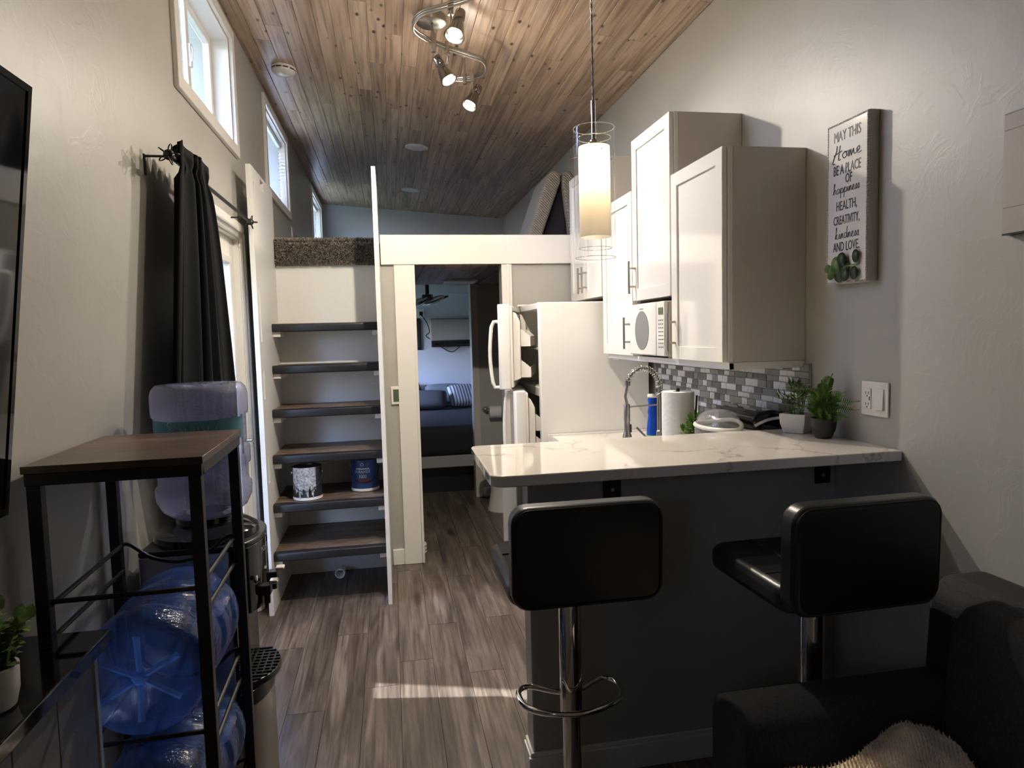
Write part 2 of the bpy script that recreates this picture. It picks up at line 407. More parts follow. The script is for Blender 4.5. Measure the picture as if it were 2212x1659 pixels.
def text(name, body, size, mat, parent, origin, xd, yd, sx=1., align='CENTER', depth=.0006):
    cu = bpy.data.curves.new(name, 'FONT'); cu.body = body; cu.size = size; cu.align_x = align; cu.align_y = 'CENTER'; cu.extrude = depth
    cu.resolution_u = 2
    t = bpy.data.objects.new(name+'_tmp', cu); C.objects.link(t)
    bpy.context.view_layer.update()
    me = bpy.data.meshes.new_from_object(t.evaluated_get(bpy.context.evaluated_depsgraph_get()))
    bpy.data.objects.remove(t)
    X = Vector(xd).normalized(); Y = Vector(yd).normalized(); Z = X.cross(Y)
    off = Vector(origin) - (chain_off(parent) if parent else Vector((0, 0, 0)))
    for v in me.vertices:
        c = v.co.copy(); v.co = off + X*c.x*sx + Y*c.y + Z*c.z
    me.name = name; me.materials.clear(); me.materials.append(MT[mat])
    o = bpy.data.objects.new(name, me); C.objects.link(o); o.parent = parent; return o

# ================================================================ the room shell
XL, XR, YF, YB, ZL, ZR = -.77, 1.54, -2.6, 8.9, 3.185, 3.015
SLOPE = math.atan((ZL-ZR)/(XR-XL))
YP = 4.42                                     # partition with the doorway
def zceil(x): return ZL+(x-XL)/(XR-XL)*(ZR-ZL)
# floor with vinyl planks
fl = struct(B((XL-.12, YF-.1, -.10), (XR+.12, YB+.1, -.004)).build('floor', 'black'))
PW = .152
rows = int((XR-XL)/PW)+1
cache = {}
for i in range(rows):
    y = YF - random.random()*1.2
    x0 = XL+i*PW; x1 = min(x0+PW, XR)
    while y < YB:
        y2 = min(y+1.22, YB); ya = max(y, YF)
        if y2-ya > .05:
            key = (round(x1-x0, 4), round(y2-ya, 3))
            if key not in cache:
                a, b = key[0]/2-.0002, key[1]/2-.0002
                mb = MB(); g = .0009
                mb.add([(-a, -b, -.004), (a, -b, -.004), (a, b, -.004), (-a, b, -.004), (-a+g, -b+g, 0), (a-g, -b+g, 0), (a-g, b-g, 0), (-a+g, b-g, 0)],
                       [(4, 5, 6, 7), (0, 1, 5, 4), (1, 2, 6, 5), (2, 3, 7, 6), (3, 0, 4, 7)])
                me = mb.mesh('plank'); me.materials.append(MT['floor']); cache[key] = me
            o = bpy.data.objects.new('plank', cache[key]); C.objects.link(o); o.parent = fl
            o.location = Vector(((x0+x1)/2, (ya+y2)/2, 0)) - fl.location
        y += 1.22
# sloped ceiling with knotty planks
cs = MB(); t = .03
cs.add([(XL-.12, YF-.1, ZL+.0+t), (XR+.12, YF-.1, ZR+t-.009), (XR+.12, YB+.1, ZR+t-.009), (XL-.12, YB+.1, ZL+t),
        (XL-.12, YF-.1, ZL+t+.1), (XR+.12, YF-.1, ZR+t+.1), (XR+.12, YB+.1, ZR+t+.1), (XL-.12, YB+.1, ZL+t+.1)],
       [(3, 2, 1, 0), (4, 5, 6, 7), (0, 1, 5, 4), (1, 2, 6, 5), (2, 3, 7, 6), (3, 0, 4, 7)])
ce = struct(cs.build('ceiling', 'bark'))
CW = .0905; span = (XR-XL)/math.cos(SLOPE); nrow = int(span/CW)+1
def plank_mesh(wd, ln, th, mat):
    a, b, g = wd/2-.0004, ln/2-.0006, .003
    mb = MB()
    mb.add([(-a, -b, 0), (a, -b, 0), (a, b, 0), (-a, b, 0), (-a, -b, -th+g), (a, -b, -th+g), (a, b, -th+g), (-a, b, -th+g),
            (-a+g, -b+.001, -th), (a-g, -b+.001, -th), (a-g, b-.001, -th), (-a+g, b-.001, -th)],
           [(0, 1, 2, 3), (0, 4, 5, 1), (1, 5, 6, 2), (2, 6, 7, 3), (3, 7, 4, 0), (4, 8, 9, 5), (5, 9, 10, 6), (6, 10, 11, 7), (7, 11, 8, 4), (8, 11, 10, 9)])
    me = mb.mesh('plank'); me.materials.append(MT[mat]); return me
cc = {}
for i in range(nrow):
    u = min(CW, span-i*CW)
    if u < .01: continue
    xm = XL+(i*CW+u/2)*math.cos(SLOPE)
    y = YF - random.random()*2.0
    while y < YB:
        L = random.choice((1.2, 1.6, 2.0, 2.4, 2.4)); ya, y2 = max(y, YF), min(y+L, YB)
        if y2-ya > .05:
            key = (round(u, 4), round(y2-ya, 3))
            if key not in cc: cc[key] = plank_mesh(u, y2-ya, .016, 'ceil')
            o = bpy.data.objects.new('plank', cc[key]); C.objects.link(o); o.parent = ce
            o.location = Vector((xm, (ya+y2)/2, zceil(xm)+.016)) - ce.location; o.rotation_euler = (0, SLOPE, 0)
        y += L
# windows of the left wall: (y0,y1,z0,z1) openings
W1 = (2.885, 3.85, 2.53, 3.075); W2 = (4.835, 5.80, 2.53, 3.075); W3 = (7.62, 8.60, 2.50, 3.075)
W4 = (6.7, 7.8, 1.05, 1.75); W_FILL = (-.95, -.5, 1.6, 1.95)  # the last is an unseen opening, added behind the camera for fill daylight
DOOR = (2.89, 3.84, 0, 2.045)
struct(MB().holed((YF, YB), (0, ZL+.05), (XL-.12, XL), [W1, W2, W3, W4, W_FILL, (DOOR[0], DOOR[1], -.01, DOOR[3])], 'x').build('wall_left', 'wall'))
struct(MB().prism([(YF, 0), (YB, 0), (YB, ZR+.02), (YF, ZR+.02)], XR, XR+.12, 'x').build('wall_right', 'wall'))
def endwall(name, y0, y1, mat):
    return struct(MB().prism([(XL-.12, 0), (XR+.12, 0), (XR+.12, ZR+.01), (XL-.12, ZL+.02)], y0, y1, 'y').build(name, mat))
endwall('wall_back', YB, YB+.1, 'wall_loft'); endwall('wall_front', YF-.1, YF, 'wall')
# partition below the loft with the hall doorway
DX0, DX1, DZ = .165, .742, 1.955
LOFT = 2.10
struct(MB().holed((XL, XR), (0, 1.955), (YP, YP+.1), [(DX0, DX1, -.01, DZ+.1)], 'y').build('wall_partition', 'wall'))
struct(B((XL, YP, 1.975), (XR, 6.12, LOFT-.01)).build('floor_loft', 'bark'))
struct(B((XL, 6.12, 2.085), (XR, YB, LOFT-.01)).build('ceiling_bedroom', 'wall'))
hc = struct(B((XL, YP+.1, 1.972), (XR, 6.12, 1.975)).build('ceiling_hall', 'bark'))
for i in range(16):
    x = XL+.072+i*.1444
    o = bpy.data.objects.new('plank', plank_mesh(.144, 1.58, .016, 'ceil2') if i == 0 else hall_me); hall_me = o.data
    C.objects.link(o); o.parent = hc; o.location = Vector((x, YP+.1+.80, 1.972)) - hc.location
# loft carpet (flat pile)
struct(B((XL, YP+.02, LOFT-.01), (XR, YB, LOFT)).build('floor_loft_carpet', 'carpet'))
# beam facing of the loft
struct(B((-.035, YP-.025, 1.957), (XR, YP, 2.145)).build('trim_1', 'trim', bevel=.003), 'white loft edge beam above the hall doorway')
# doorway casing: two legs
struct(B((.045+.0, YP-.018, 0), (.160, YP, 1.957)).build('trim_2', 'trim', bevel=.003), 'white casing at the stair side of the hall doorway')
struct(B((.160, YP-.018, 0), (DX0+.012, YP+.1, 1.957)).build('trim_3', 'trim', bevel=.003))
tr = MB().box((DX1, YP-.018, 0), (.81, YP, 1.957)); tr.box((DX1+.03, YP-.026, 0), (DX1+.05, YP-.018, 1.957))
struct(tr.build('trim_4', 'trim', bevel=.003), 'white casing beside the refrigerator')
struct(B((-.03, YP-.016, 0), (.045, YP, .105)).build('baseboard_partition', 'trim', bevel=.004))
# bathroom / bedroom walls behind
struct(B((.80, 6.12, 0), (XR, 6.22, 1.965)).build('wall_bathroom', 'wall'))
struct(MB().box((.735, 6.10, 0), (.80, 6.24, 1.965)).build('trim_5', 'cabside', bevel=.004))
struct(B((.80, 6.10, 0), (1.02, 6.12, .085)).build('baseboard_bathroom', 'trim', bevel=.004))
struct(B((XL, 8.10, 0), (XR, 8.2, 2.085)).build('wall_bedroom', 'wall_loft'))
struct(B((XL, 8.0, 2.0), (XR, 8.10, 2.085)).build('trim_6', 'wall_loft'))
struct(B((.10, 6.12, 0), (.20, 6.22, 1.965)).build('wall_hall_left', 'wall'))
struct(B((.10-.87, 5.9, 0), (.08, 6.12, 1.955)).build('wall_hall_side', 'wall'))
struct(B((.855, 6.22, 0), (.90, 8.0, 1.0)).build('wall_bedroom_side', 'wall_loft')) if False else None

# window units (frame, sash, pane) on the left wall
def window(n, wy, slider=False, mid=False):
    y0, y1, z0, z1 = wy
    fr = MB(); tw = .055
    # casing picture frame on the wall face
    fr.holed((y0-tw, y1+tw), (z0-tw, z1+tw if z1+tw < 3.13 else 3.13), (XL, XL+.02), [(y0, y1, z0, z1)], 'x')
    root = struct(fr.build('window_%d' % n, 'trim', bevel=.003))
    MB().holed((y0, y1), (z0, z1), (XL-.118, XL-.085), [(y0+.045, y1-.045, z0+.045, z1-.045)], 'x').build('window_frame', 'white', root, bevel=.003)
    # jamb liner
    MB().holed((y0-.001, y1+.001), (z0-.001, z1+.001), (XL-.085, XL), [(y0+.012, y1-.012, z0+.012, z1-.012)], 'x').build('jamb', 'trim', root)
    if mid:
        ym = y0+.46*(y1-y0)
        s = MB().box((XL-.085, ym-.022, z0+.03), (XL-.066, ym+.022, z1-.03)); s.holed((y0+.03, ym), (z0+.03, z1-.03), (XL-.084, XL-.070), [(y0+.07, ym-.01, z0+.065, z1-.065)], 'x')
        sh = s.build('sash', 'white', root, bevel=.003)
        l = MB().box((XL-.066, ym-.014, z0+.20), (XL-.054, ym+.012, z0+.30)); l.tube([(XL-.055, ym, z0+.30), (XL-.045, ym-.012, z0+.27), (XL-.05, ym-.014, z0+.22)], .005, 6)
        l.build('latch', 'white', sh)
    B((XL-.104, y0+.04, z0+.04), (XL-.100, y1-.04, z1-.04)).build('pane', 'glass', root)
    return root
window(1, W1, mid=True); window(2, W2); window(3, W3); window(4, W4); window(5, W_FILL)
def blind(wy, label):
    y0, y1, z0, z1 = wy
    t = thing('window_blind', label, 'blind', (XL-.05, (y0+y1)/2, z0+.012))
    B((XL-.075, y0+.02, z1-.045), (XL-.03, y1-.02, z1-.013)).build('head_rail', 'slat', t, bevel=.004)
    s = MB(); z = z0+.035; a = math.radians(38)
    while z < z1-.05:
        dx, dz = .011*math.cos(a), .011*math.sin(a)
        s.add([(XL-.052-dx, y0+.025, z-dz), (XL-.052+dx, y0+.025, z+dz), (XL-.052+dx, y1-.025, z+dz), (XL-.052-dx, y1-.025, z-dz)], [(0, 1, 2, 3)])
        z += .026
    o = s.build('slats', 'slat', t); o['kind'] = 'stuff'
    B((XL-.065, y0+.022, z0+.013), (XL-.038, y1-.022, z0+.027)).build('bottom_rail', 'slat', t, bevel=.003)
    MB().cyl((XL-.03, y0+.07, z1-.05), (XL-.028, y0+.075, z0+.06), .004, 8).build('wand', 'clear', t)
blind(W2, 'white slatted blind in the high window above the stairs'); blind(W3, 'white slatted blind in the far loft window')

# entry door
dy0, dy1, _, dz1 = DOOR
dr = struct(MB().holed((dy0+.01, dy1-.01), (.012, dz1-.012), (XL-.07, XL-.028), [(2.99, 3.69, .30, 1.90)], 'x').build('door_1', 'trim', bevel=.003), 'white entry door with a tall glass lite')
MB().holed((2.955, 3.725), (.265, 1.935), (XL-.030, XL-.016), [(2.995, 3.685, .305, 1.895)], 'x').build('lite_frame', 'trim', dr, bevel=.006)
B((XL-.052, 2.99, .30), (XL-.046, 3.69, 1.90)).build('pane', 'glass', dr)
hd = MB().box((XL-.028, 3.735, .90), (XL-.016, 3.775, 1.11)); hd.build('lock_plate', 'blackmetal', dr, bevel=.003)
hd = MB().tube([(XL-.02, 3.755, .97), (XL+.035, 3.755, .97), (XL+.04, 3.74, .97), (XL+.04, 3.66, .965)], .009, 10); hd.build('lever_handle', 'nickel', dr, smooth=True)
cg = MB().box((XL, dy0-.085, 0), (XL+.018, dy0+.005, dz1+.075)); cg.box((XL, dy1-.005, 0), (XL+.018, dy1+.075, dz1+.075)); cg.box((XL, dy0, dz1-.005), (XL+.018, dy1, dz1+.075))
cg.box((XL+.018, dy1+.02, 0), (XL+.024, dy1+.055, dz1+.05)); cg.box((XL+.018, dy0-.06, dz1+.02), (XL+.024, dy1+.055, dz1+.055))
struct(cg.build('trim_7', 'trim', bevel=.003), 'white casing around the entry door')
struct(MB().holed((dy0, dy1), (0, dz1), (XL-.12, XL), [(dy0+.012, dy1-.012, -.01, dz1-.012)], 'x').build('trim_8', 'trim'))

# half wall under the bar
BY = 2.12
bw = struct(B((.423, BY, 0), (XR, BY+.10, 1.077)).build('wall_bar', 'wall', bevel=.004))
bb = MB().prism([(.405, 0), (XR, 0), (XR, .085), (.405, .085)], BY-.014, BY, 'y'); bb.prism([(.410, .085), (XR, .085), (XR, .10), (.413, .10)], BY-.009, BY, 'y')
bb.box((.409, BY, 0), (.423, BY+.10, .085)); bb.box((.414, BY, .085), (.423, BY+.10, .10))
struct(bb.build('baseboard_bar', 'trim', bevel=.002))
up = MB().box((.405, BY+.10, .66), (.425, BY+.40, 1.045)); up.box((.425, BY+.10, .66), (.47, BY+.40, .70))
struct(up.build('trim_9', 'white', bevel=.003), 'white end board below the bar top')
# baseboards of the living side
struct(B((XR-.014, YF, 0), (XR, BY-.02, .10)).build('baseboard_right', 'trim', bevel=.003))
struct(MB().box((XL, 1.0, 0), (XL+.014, dy0-.09, .10)).box((XL, dy1+.08, 0), (XL+.014, YP, .10)).build('baseboard_left', 'trim', bevel=.003))
# eave outside and grounds
struct(B((-60, -60, -.65), (60, 60, -.6)).build('ground', 'grass'))
struct(B((XL-.75, YF-.3, 3.20), (XL-.10, YB+.4, 3.30)).build('roof_eave', 'eave'))
# ================================================================ ceiling fixtures
def spot(name, loc, target, watts, size=95, blend=.9, col=(1., .90, .77)):
    l = bpy.data.lights.new(name, 'SPOT'); l.energy = watts; l.color = col; l.spot_size = math.radians(size); l.spot_blend = blend; l.shadow_soft_size = .022
    o = bpy.data.objects.new(name, l); C.objects.link(o); o.location = loc
    o.rotation_euler = (Vector(target)-Vector(loc)).to_track_quat('-Z', 'Y').to_euler(); return o
def track_light():
    zt = 2.955
    t = thing('track_light', 'brushed nickel S-shaped ceiling track with lit spot heads', 'track light', (.25, 3.30, 3.09))
    rail = [(.40, 3.95), (.49, 3.94), (.575, 3.84), (.555, 3.68), (.46, 3.60), (.34, 3.53), (.235, 3.44), (.168, 3.33), (.195, 3.19), (.30, 3.10), (.42, 3.00), (.50, 2.88), (.47, 2.74), (.36, 2.64), (.25, 2.55), (.19, 2.43), (.24, 2.31)]
    pts = catmull([(x, y, zt) for x, y in rail], 5)
    mb = MB()
    for dz in (-.010, .010): mb.tube([p+Vector((0, 0, dz)) for p in pts], .0055, 8)
    mb.tube(pts, .0035, 6)
    mb.build('rail', 'nickel', t, smooth=True)
    zc = zceil(.265)
    MB().lathe([(.0, -.045), (.055, -.045), (.075, -.036), (.078, -.006), (.078, .02)], 28, (.272, 3.545, zc)).build('canopy', 'nickel', t, smooth=True)
    st = MB().cyl((.272, 3.52, zc-.04), (.272, 3.478, zt+.02), .007); st.lathe([(.013, -.05), (.015, -.02), (.015, .03), (.008, .05)], 14, (.272, 3.474, zt))
    st.build('canopy_stem', 'nickel', t, smooth=True)
    for (x, y) in ((.482, 3.945), (.47, 2.74)):
        s = MB().lathe([(.022, .0), (.006, -.022)], 14, (x, y, zceil(x))); s.cyl((x, y, zceil(x)-.01), (x, y, zt+.02), .0055, 10); s.lathe([(.012, -.028), (.013, .0), (.012, .03)], 14, (x, y, zt))
        s.build('ceiling_post', 'nickel', t, smooth=True)
    heads = [((.325, 3.105), (.02, -.05), (-.30, -.38, -1.0), (-.2, 2.3, .9)), ((.345, 3.535), (-.015, .03), (.48, -.25, -1.0), (1.25, 2.6, 1.1)),
             ((.515, 3.885), (.01, .06), (-.48, -.28, -.95), (-.2, 2.6, .9)), ((.235, 2.50), (0, -.03), (-.35, .62, -.85), (-.05, 4.3, 1.0))]
    for (x, y), (ox, oy), d, tgt in heads:
        c = Vector((x+ox, y+oy, zt-.105)); d = Vector(d).normalized()
        a = MB().lathe([(.012, -.035), (.013, .0), (.011, .03)], 14, (x, y, zt)); a.tube([(x, y, zt-.03), (x, y, zt-.07), c-d*.02], .0055, 10)
        h = a.build('head_arm', 'nickel', t, smooth=True)
        q = Vector((0, 0, 1)).rotation_difference(d).to_matrix()
        def rot(mb):
            mb.v = [tuple(c + q @ Vector(v)) for v in mb.v]; return mb
        body = rot(MB().lathe([(.0, -.085), (.022, -.085), (.026, -.045), (.021, -.036), (.028, -.02), (.039, .03), (.046, .055), (.041, .055), (.034, .022), (.0, .018)], 22, cap=False))
        body.build('spot_head', 'darkchrome', h, smooth=True)
        rot(MB().lathe([(.0, .040), (.030, .040), (.030, .036), (.0, .036)], 18, cap=False)).build('lens', 'lamp', h)
        s = spot('spot_light', c + d*.056, tgt, SPOT_W*(1.45 if tgt[1] > 4 else 1.25 if tgt[0] > 1 else .75), 100 if tgt[1] > 4 else 115, 1.); s.parent = t; s.location = s.location - Vector(t.location)
        gl = bpy.data.lights.new('shade_glow', 'POINT'); gl.energy = GLOW_W; gl.color = (1., .88, .74); gl.shadow_soft_size = .03
        go = bpy.data.objects.new('shade_glow', gl); C.objects.link(go); go.parent = t; go.location = c + d*.075 - Vector(t.location)
track_light()
def pendant():
    x, y = .661, 2.10
    t = thing('pendant_lamp', 'lit cylinder pendant lamp with frosted inner glass above the bar', 'pendant lamp', (x, y, zceil(x)))
    cord = MB().tube([(x-.006, y, zceil(x)-.02), (x-.004, y, 2.7), (x-.001, y, 2.22)], .0022, 8); cord2 = MB()
    n = 90
    for ph in (0, PI):
        cord.tube([(x-.004*(1-k/n)+.003*math.cos(k*.9+ph), y+.003*math.sin(k*.9+ph), zceil(x)-.02-(zceil(x)-.02-2.22)*k/n) for k in range(n+1)], .0016, 5)
    cord.build('cord', 'clear' if False else 'nickel', t, smooth=True)
    MB().lathe([(.0, -.03), (.05, -.028), (.06, -.008), (.06, .01)], 24, (x, y, zceil(x))).build('canopy', 'nickel', t, smooth=True)
    st = MB().cyl((x, y, 2.225), (x, y, 2.10), .0075, 12); st.lathe([(.010, 0), (.018, -.012), (.02, -.055)], 16, (x, y, 2.105)); st.build('stem', 'chrome', t, smooth=True)
    w = MB()
    for k in range(3):
        a = 2*PI*k/3+.5; w.tube([(x, y, 2.066), (x+.082*math.cos(a), y+.082*math.sin(a), 2.056)], .002, 6)
    w.build('spider', 'chrome', t)
    MB().lathe([(.0640, 1.735), (.0645, 1.74), (.0645, 2.135), (.0640, 2.140)], 40, (x, y, 0), cap=False).build('outer_glass', 'clear', t, smooth=True)
    MB().lathe([(.0525, 1.765), (.0525, 2.11)], 40, (x, y, 0), cap=False).build('inner_rim_glass', 'clear', t, smooth=True)
    MB().lathe([(.0495, 1.80), (.0495, 2.082)], 36, (x, y, 0), cap=False).build('frosted_shade', 'frost', t, smooth=True)
    for rr, zz in ((.0645, 2.140), (.0645, 1.735), (.0525, 2.11), (.0525, 1.765)):
        MB().tube([(x+rr*math.cos(a), y+rr*math.sin(a), zz) for a in [2*PI*k/48 for k in range(48)]], .0011, 6, True).build('glass_rim', 'glassrim', t, smooth='all')
    MB().lathe([(.0, .03), (.014, .026), (.022, .0), (.020, -.02), (.0, -.034)], 18, (x, y, 2.03), cap=False).build('bulb', 'bulb', t, smooth=True)
pendant()
def recessed(px, py, label):
    z = zceil(px)
    t = thing('recessed_light', label, 'ceiling light', (px, py, z))
    a = MB().lathe([(.080, .004), (.098, .002), (.098, -.004), (.080, -.007)], 32, (0, 0, 0)); o = a.build('trim_ring', 'recess', t, world=False, smooth=True)
    o2 = MB().lathe([(.0, -.0045), (.080, -.0045)], 32, cap=False).build('lens', 'recess', t, world=False)
    t.rotation_euler = (0, SLOPE, 0)
recessed(.293, 5.93, 'flat round recessed light midway along the loft ceiling'); recessed(.29, 7.63, 'flat round recessed light near the far end of the loft')
sd = thing('smoke_detector', 'round white smoke detector on the plank ceiling', 'smoke detector', (-.575, 4.46, zceil(-.575)))
sd.rotation_euler = (0, SLOPE, 0)
MB().lathe([(.072, .0), (.072, -.012), (.066, -.013), (.066, -.02), (.072, -.021), (.070, -.030), (.050, -.044), (.0, -.046)], 32, cap=False).build('body', 'plate', sd, world=False, smooth=True)
for k in range(10):
    a = 2*PI*k/10
    m = MB().box((-.014, -.003, -.0205), (.014, .003, -.0125)); m.v = [(.0675*math.cos(a)+v[0]*-math.sin(a)+v[1]*math.cos(a), .0675*math.sin(a)+v[0]*math.cos(a)+v[1]*math.sin(a), v[2]) for v in m.v]
    m.build('vent_slot', 'hole', sd, world=False)
MB().lathe([(.0, -.0475), (.012, -.0475), (.013, -.044)], 16, (.02, -.012, 0), cap=False).build('test_button', 'plate', sd, world=False)

# ================================================================ loft stair
def stair():
    t = thing('loft_stair', 'steep white loft stair with dark wood treads and black nosings', 'stair', (-.365, 4.09, 0))
    holesL = [(3.80, 3.835, 2.19, 2.335), (3.80, 3.835, 1.49, 1.79), (3.80, 3.835, 1.18, 1.34), (3.80, 3.835, .72, .88), (4.01, 4.12, 2.34, 2.395)]
    MB().holed((3.75, YP-.002), (0, 2.413), (-.70, -.675), holesL, 'x').build('side_board', 'stairwhite', t)
    MB().holed((3.755, YP-.028), (0, 2.413), (-.062, -.040), holesL[:4], 'x').build('side_board', 'stairwhite', t)
    B((-.675, YP-.02, 0), (-.062, YP-.002, 1.955)).build('back_panel', 'stairwhite', t)
    zs = ((.275, 3.815), (.532, 3.88), (.797, 3.945), (1.052, 4.01), (1.302, 4.085), (1.545, 4.145))
    for z, y in zs:
        tr = B((-.674, y+.012, z+.012), (-.063, YP-.021, z+.044)).build('tread', 'tread', t)
        n = MB().prism([(y+.05, z+.047), (y+.012, z+.048), (y+.003, z+.043), (y, z+.030), (y+.002, z+.004), (y+.012, z-.002), (y+.014, z+.012), (y+.05, z+.0445)], -.6735, -.0635, 'x')
        n.build('nosing', 'rubber', tr, bevel=.004, seg=3)
        for x0, x1 in ((-.675, -.632), (-.10, -.062)):
            B((x0, y+.028, z-.03), (x1, YP-.021, z+.012)).build('cleat', 'white', t, bevel=.002)
stair()
# carpet roll over the loft edge
def carpet_lip():
    t = thing('loft_carpet_edge', 'shaggy taupe carpet wrapped over the loft edge above the stair', 'carpet', (-.37, 4.40, 1.955))
    prof = [(4.46, 2.112), (4.42, 2.112), (4.385, 2.105), (4.375, 2.085), (4.375, 1.99), (4.378, 1.965), (4.39, 1.957), (4.418, 1.957), (4.418, 2.09), (4.46, 2.10)]
    MB().prism(prof, -.668, -.066, 'x').build('backing', 'carpet', t)
    piles = (MB(), MB()); rnd = random.Random(3)
    for k in range(11000):
        m = piles[k % 3 == 0]
        x = rnd.uniform(-.668, -.066); s = rnd.random()
        if s < .68: y, z, n = 4.375, rnd.uniform(1.958, 2.09), Vector((0, -1, -.25))
        elif s < .82: a = rnd.uniform(0, PI/2); y, z, n = 4.385-.01*math.cos(a), 2.095+.012*math.sin(a), Vector((0, -math.cos(a), math.sin(a)))
        else: y, z, n = rnd.uniform(4.385, 4.46), 2.112, Vector((0, -.3, 1))
        n = (n+Vector((rnd.uniform(-.7, .7), rnd.uniform(-.3, .3), rnd.uniform(-.7, .7)))).normalized(); L = rnd.uniform(.010, .020)
        p = Vector((x, y, z)); side = n.orthogonal().normalized()*.0022
        q = Matrix.Rotation(rnd.uniform(0, PI), 3, n); side = q @ side
        m.add([p-side, p+side, p+n*L+side*.6, p+n*L-side*.6], [(0, 1, 2, 3)])
    for m, q_ in zip(piles, ('carpet', 'carpetdark')): m.build('pile', q_, t)['kind'] = 'stuff'
carpet_lip()
# paint cans
def can(x, y, z, label, blue):
    t = thing('paint_can', label, 'paint can', (x, y, z))
    r, h = .083, .188
    MB().lathe([(r, .0), (r, .012), (r-.002, .014), (r-.002, h-.014), (r, h-.012), (r, h), (r-.012, h), (r-.014, h-.008), (.0, h-.008)], 32, (x, y, z)).build('body', 'blue' if blue else 'darkcan', t, smooth=True)
    MB().lathe([(r+.0006, .0), (r+.0006, .016)], 32, (x, y, z), cap=False).build('base_band', 'plate', t, smooth=True)
    pts = [(x+r*math.cos(a)*1.03, y-r*abs(math.sin(a))*1.05, z+h*.80-.10*math.sin(a)) for a in [PI*k/14 for k in range(15)]]
    MB().tube(pts, .0018, 6).build('bail_handle', 'blackmetal', t, smooth=True)
    for s in (-1, 1): MB().lathe([(.011, 0), (.011, .006)], 12, (x+s*(r-.001)-(.0 if s > 0 else .006), y, z+h*.80), 'x').build('ear', 'nickel', t)
    if blue:
        yy = y-r-.0012
        def curved(name, txt, size, dz, mat, sx):
            o = text(name, txt, size, mat, t, (x-.012, yy, z+dz), (1, 0, 0), (0, 0, 1), sx)
            for v in o.data.vertices:                      # wrap the print round the can
                a = v.co.x/(r+.001); v.co.x, v.co.y = (r+.001)*math.sin(a), -(r+.001)*math.cos(a)+(v.co.y+r+.0012)
            return o
        curved('product_lettering', 'DURAHIDE', .024, .118, 'pale', .8); curved('number_lettering', '1000', .032, .090, 'pale', .75)
        m = MB()
        for (z0, z1, mt_) in ((.056, .074, 'red'),):
            aa = [-.75+k*1.2/10 for k in range(11)]
            m = MB(); vs = [((r+.0006)*math.sin(a)+x, y-(r+.0006)*math.cos(a), z+zz) for a in aa for zz in (z0, z1)]
            m.add(vs, [(2*k, 2*k+2, 2*k+3, 2*k+1) for k in range(10)]); m.build('colour_band', mt_, t)
        m = MB(); aa = [-.62+k*.98/10 for k in range(11)]
        m.add([((r+.0006)*math.sin(a)+x, y-(r+.0006)*math.cos(a), z+zz) for a in aa for zz in (.133, .140)], [(2*k, 2*k+2, 2*k+3, 2*k+1) for k in range(10)]); m.build('grey_band', 'pale', t)
        lg = MB().tube([(x-.012+.008*math.cos(a), yy, z+.163+.008*math.sin(a)) for a in [2*PI*k/14 for k in range(14)]], .0018, 5, True); lg.build('logo_ring', 'pale', t)
    else:
        m = MB(); rnd = random.Random(5); K = 26
        for k in range(K):                                 # sheet of spilled paint running down the front
            a0, a1 = -1.05+k*1.75/K, -1.05+(k+1)*1.75/K
            lo = .052+.02*math.sin(k*1.1)+rnd.uniform(-.01, .012)
            if k in (8, 9, 17, 22): lo = .012
            R2 = r+.0014
            m.add([(x+R2*math.sin(a0), y-R2*math.cos(a0), z+lo), (x+R2*math.sin(a1), y-R2*math.cos(a1), z+lo), (x+R2*math.sin(a1), y-R2*math.cos(a1), z+h), (x+R2*math.sin(a0), y-R2*math.cos(a0), z+h)], [(0, 1, 2, 3)])
        m.build('spilled_paint', 'splash', t)
can(-.500, 4.02, .5800, 'black labelled paint can with spilled white paint down its front', False)
can(-.178, 4.16, .5800, 'blue labelled paint can lettered in white', True)
p = MB().lathe([(.026, 0), (.031, 0), (.031, .05), (.027, .055), (.027, .09), (.022, .09), (.022, .01), (.026, .0)], 20, (-.36, 4.24, .0335), 'y', cap=False)
tag(p.build('pipe_stub', 'plate', smooth=True), 'short white plastic pipe stub on the floor under the stair', 'pipe')
# thermostat
t = thing('thermostat', 'white wall thermostat with a grey green display', 'thermostat', (.030, YP, 1.07))
B((-.003, YP-.016, 1.062), (.064, YP-.0005, 1.180)).build('case', 'plate', t, bevel=.004)
B((.011, YP-.0175, 1.080), (.050, YP-.016, 1.160)).build('display', 'lcd', t, bevel=.0)

# ================================================================ loft: folded mattress topper
def topper():
    t = thing('folded_mattress', 'quilted cream mattress topper folded like a tent in the loft', 'mattress', (1.28, 5.2, LOFT+.002))
    z0 = LOFT+.002
    def leg(pts, name, mat, y0, y1): return MB().prism(pts, y0, y1, 'y').build(name, mat, t, bevel=.02, seg=3)
    leg([(1.005, z0), (1.115, z0), (1.315, 2.64), (1.305, 2.70), (1.26, 2.715), (1.215, 2.68)], 'quilted_panel', 'quilt', 5.0, 5.5)
    leg([(1.39, z0), (1.50, z0), (1.425, 2.66), (1.385, 2.715), (1.335, 2.705), (1.322, 2.65)], 'quilted_panel', 'quilt', 5.0, 5.5)
    leg([(1.13, z0), (1.375, z0), (1.325, 2.62), (1.318, 2.62)], 'inner_cloth', 'purple', 5.06, 5.48)
topper()

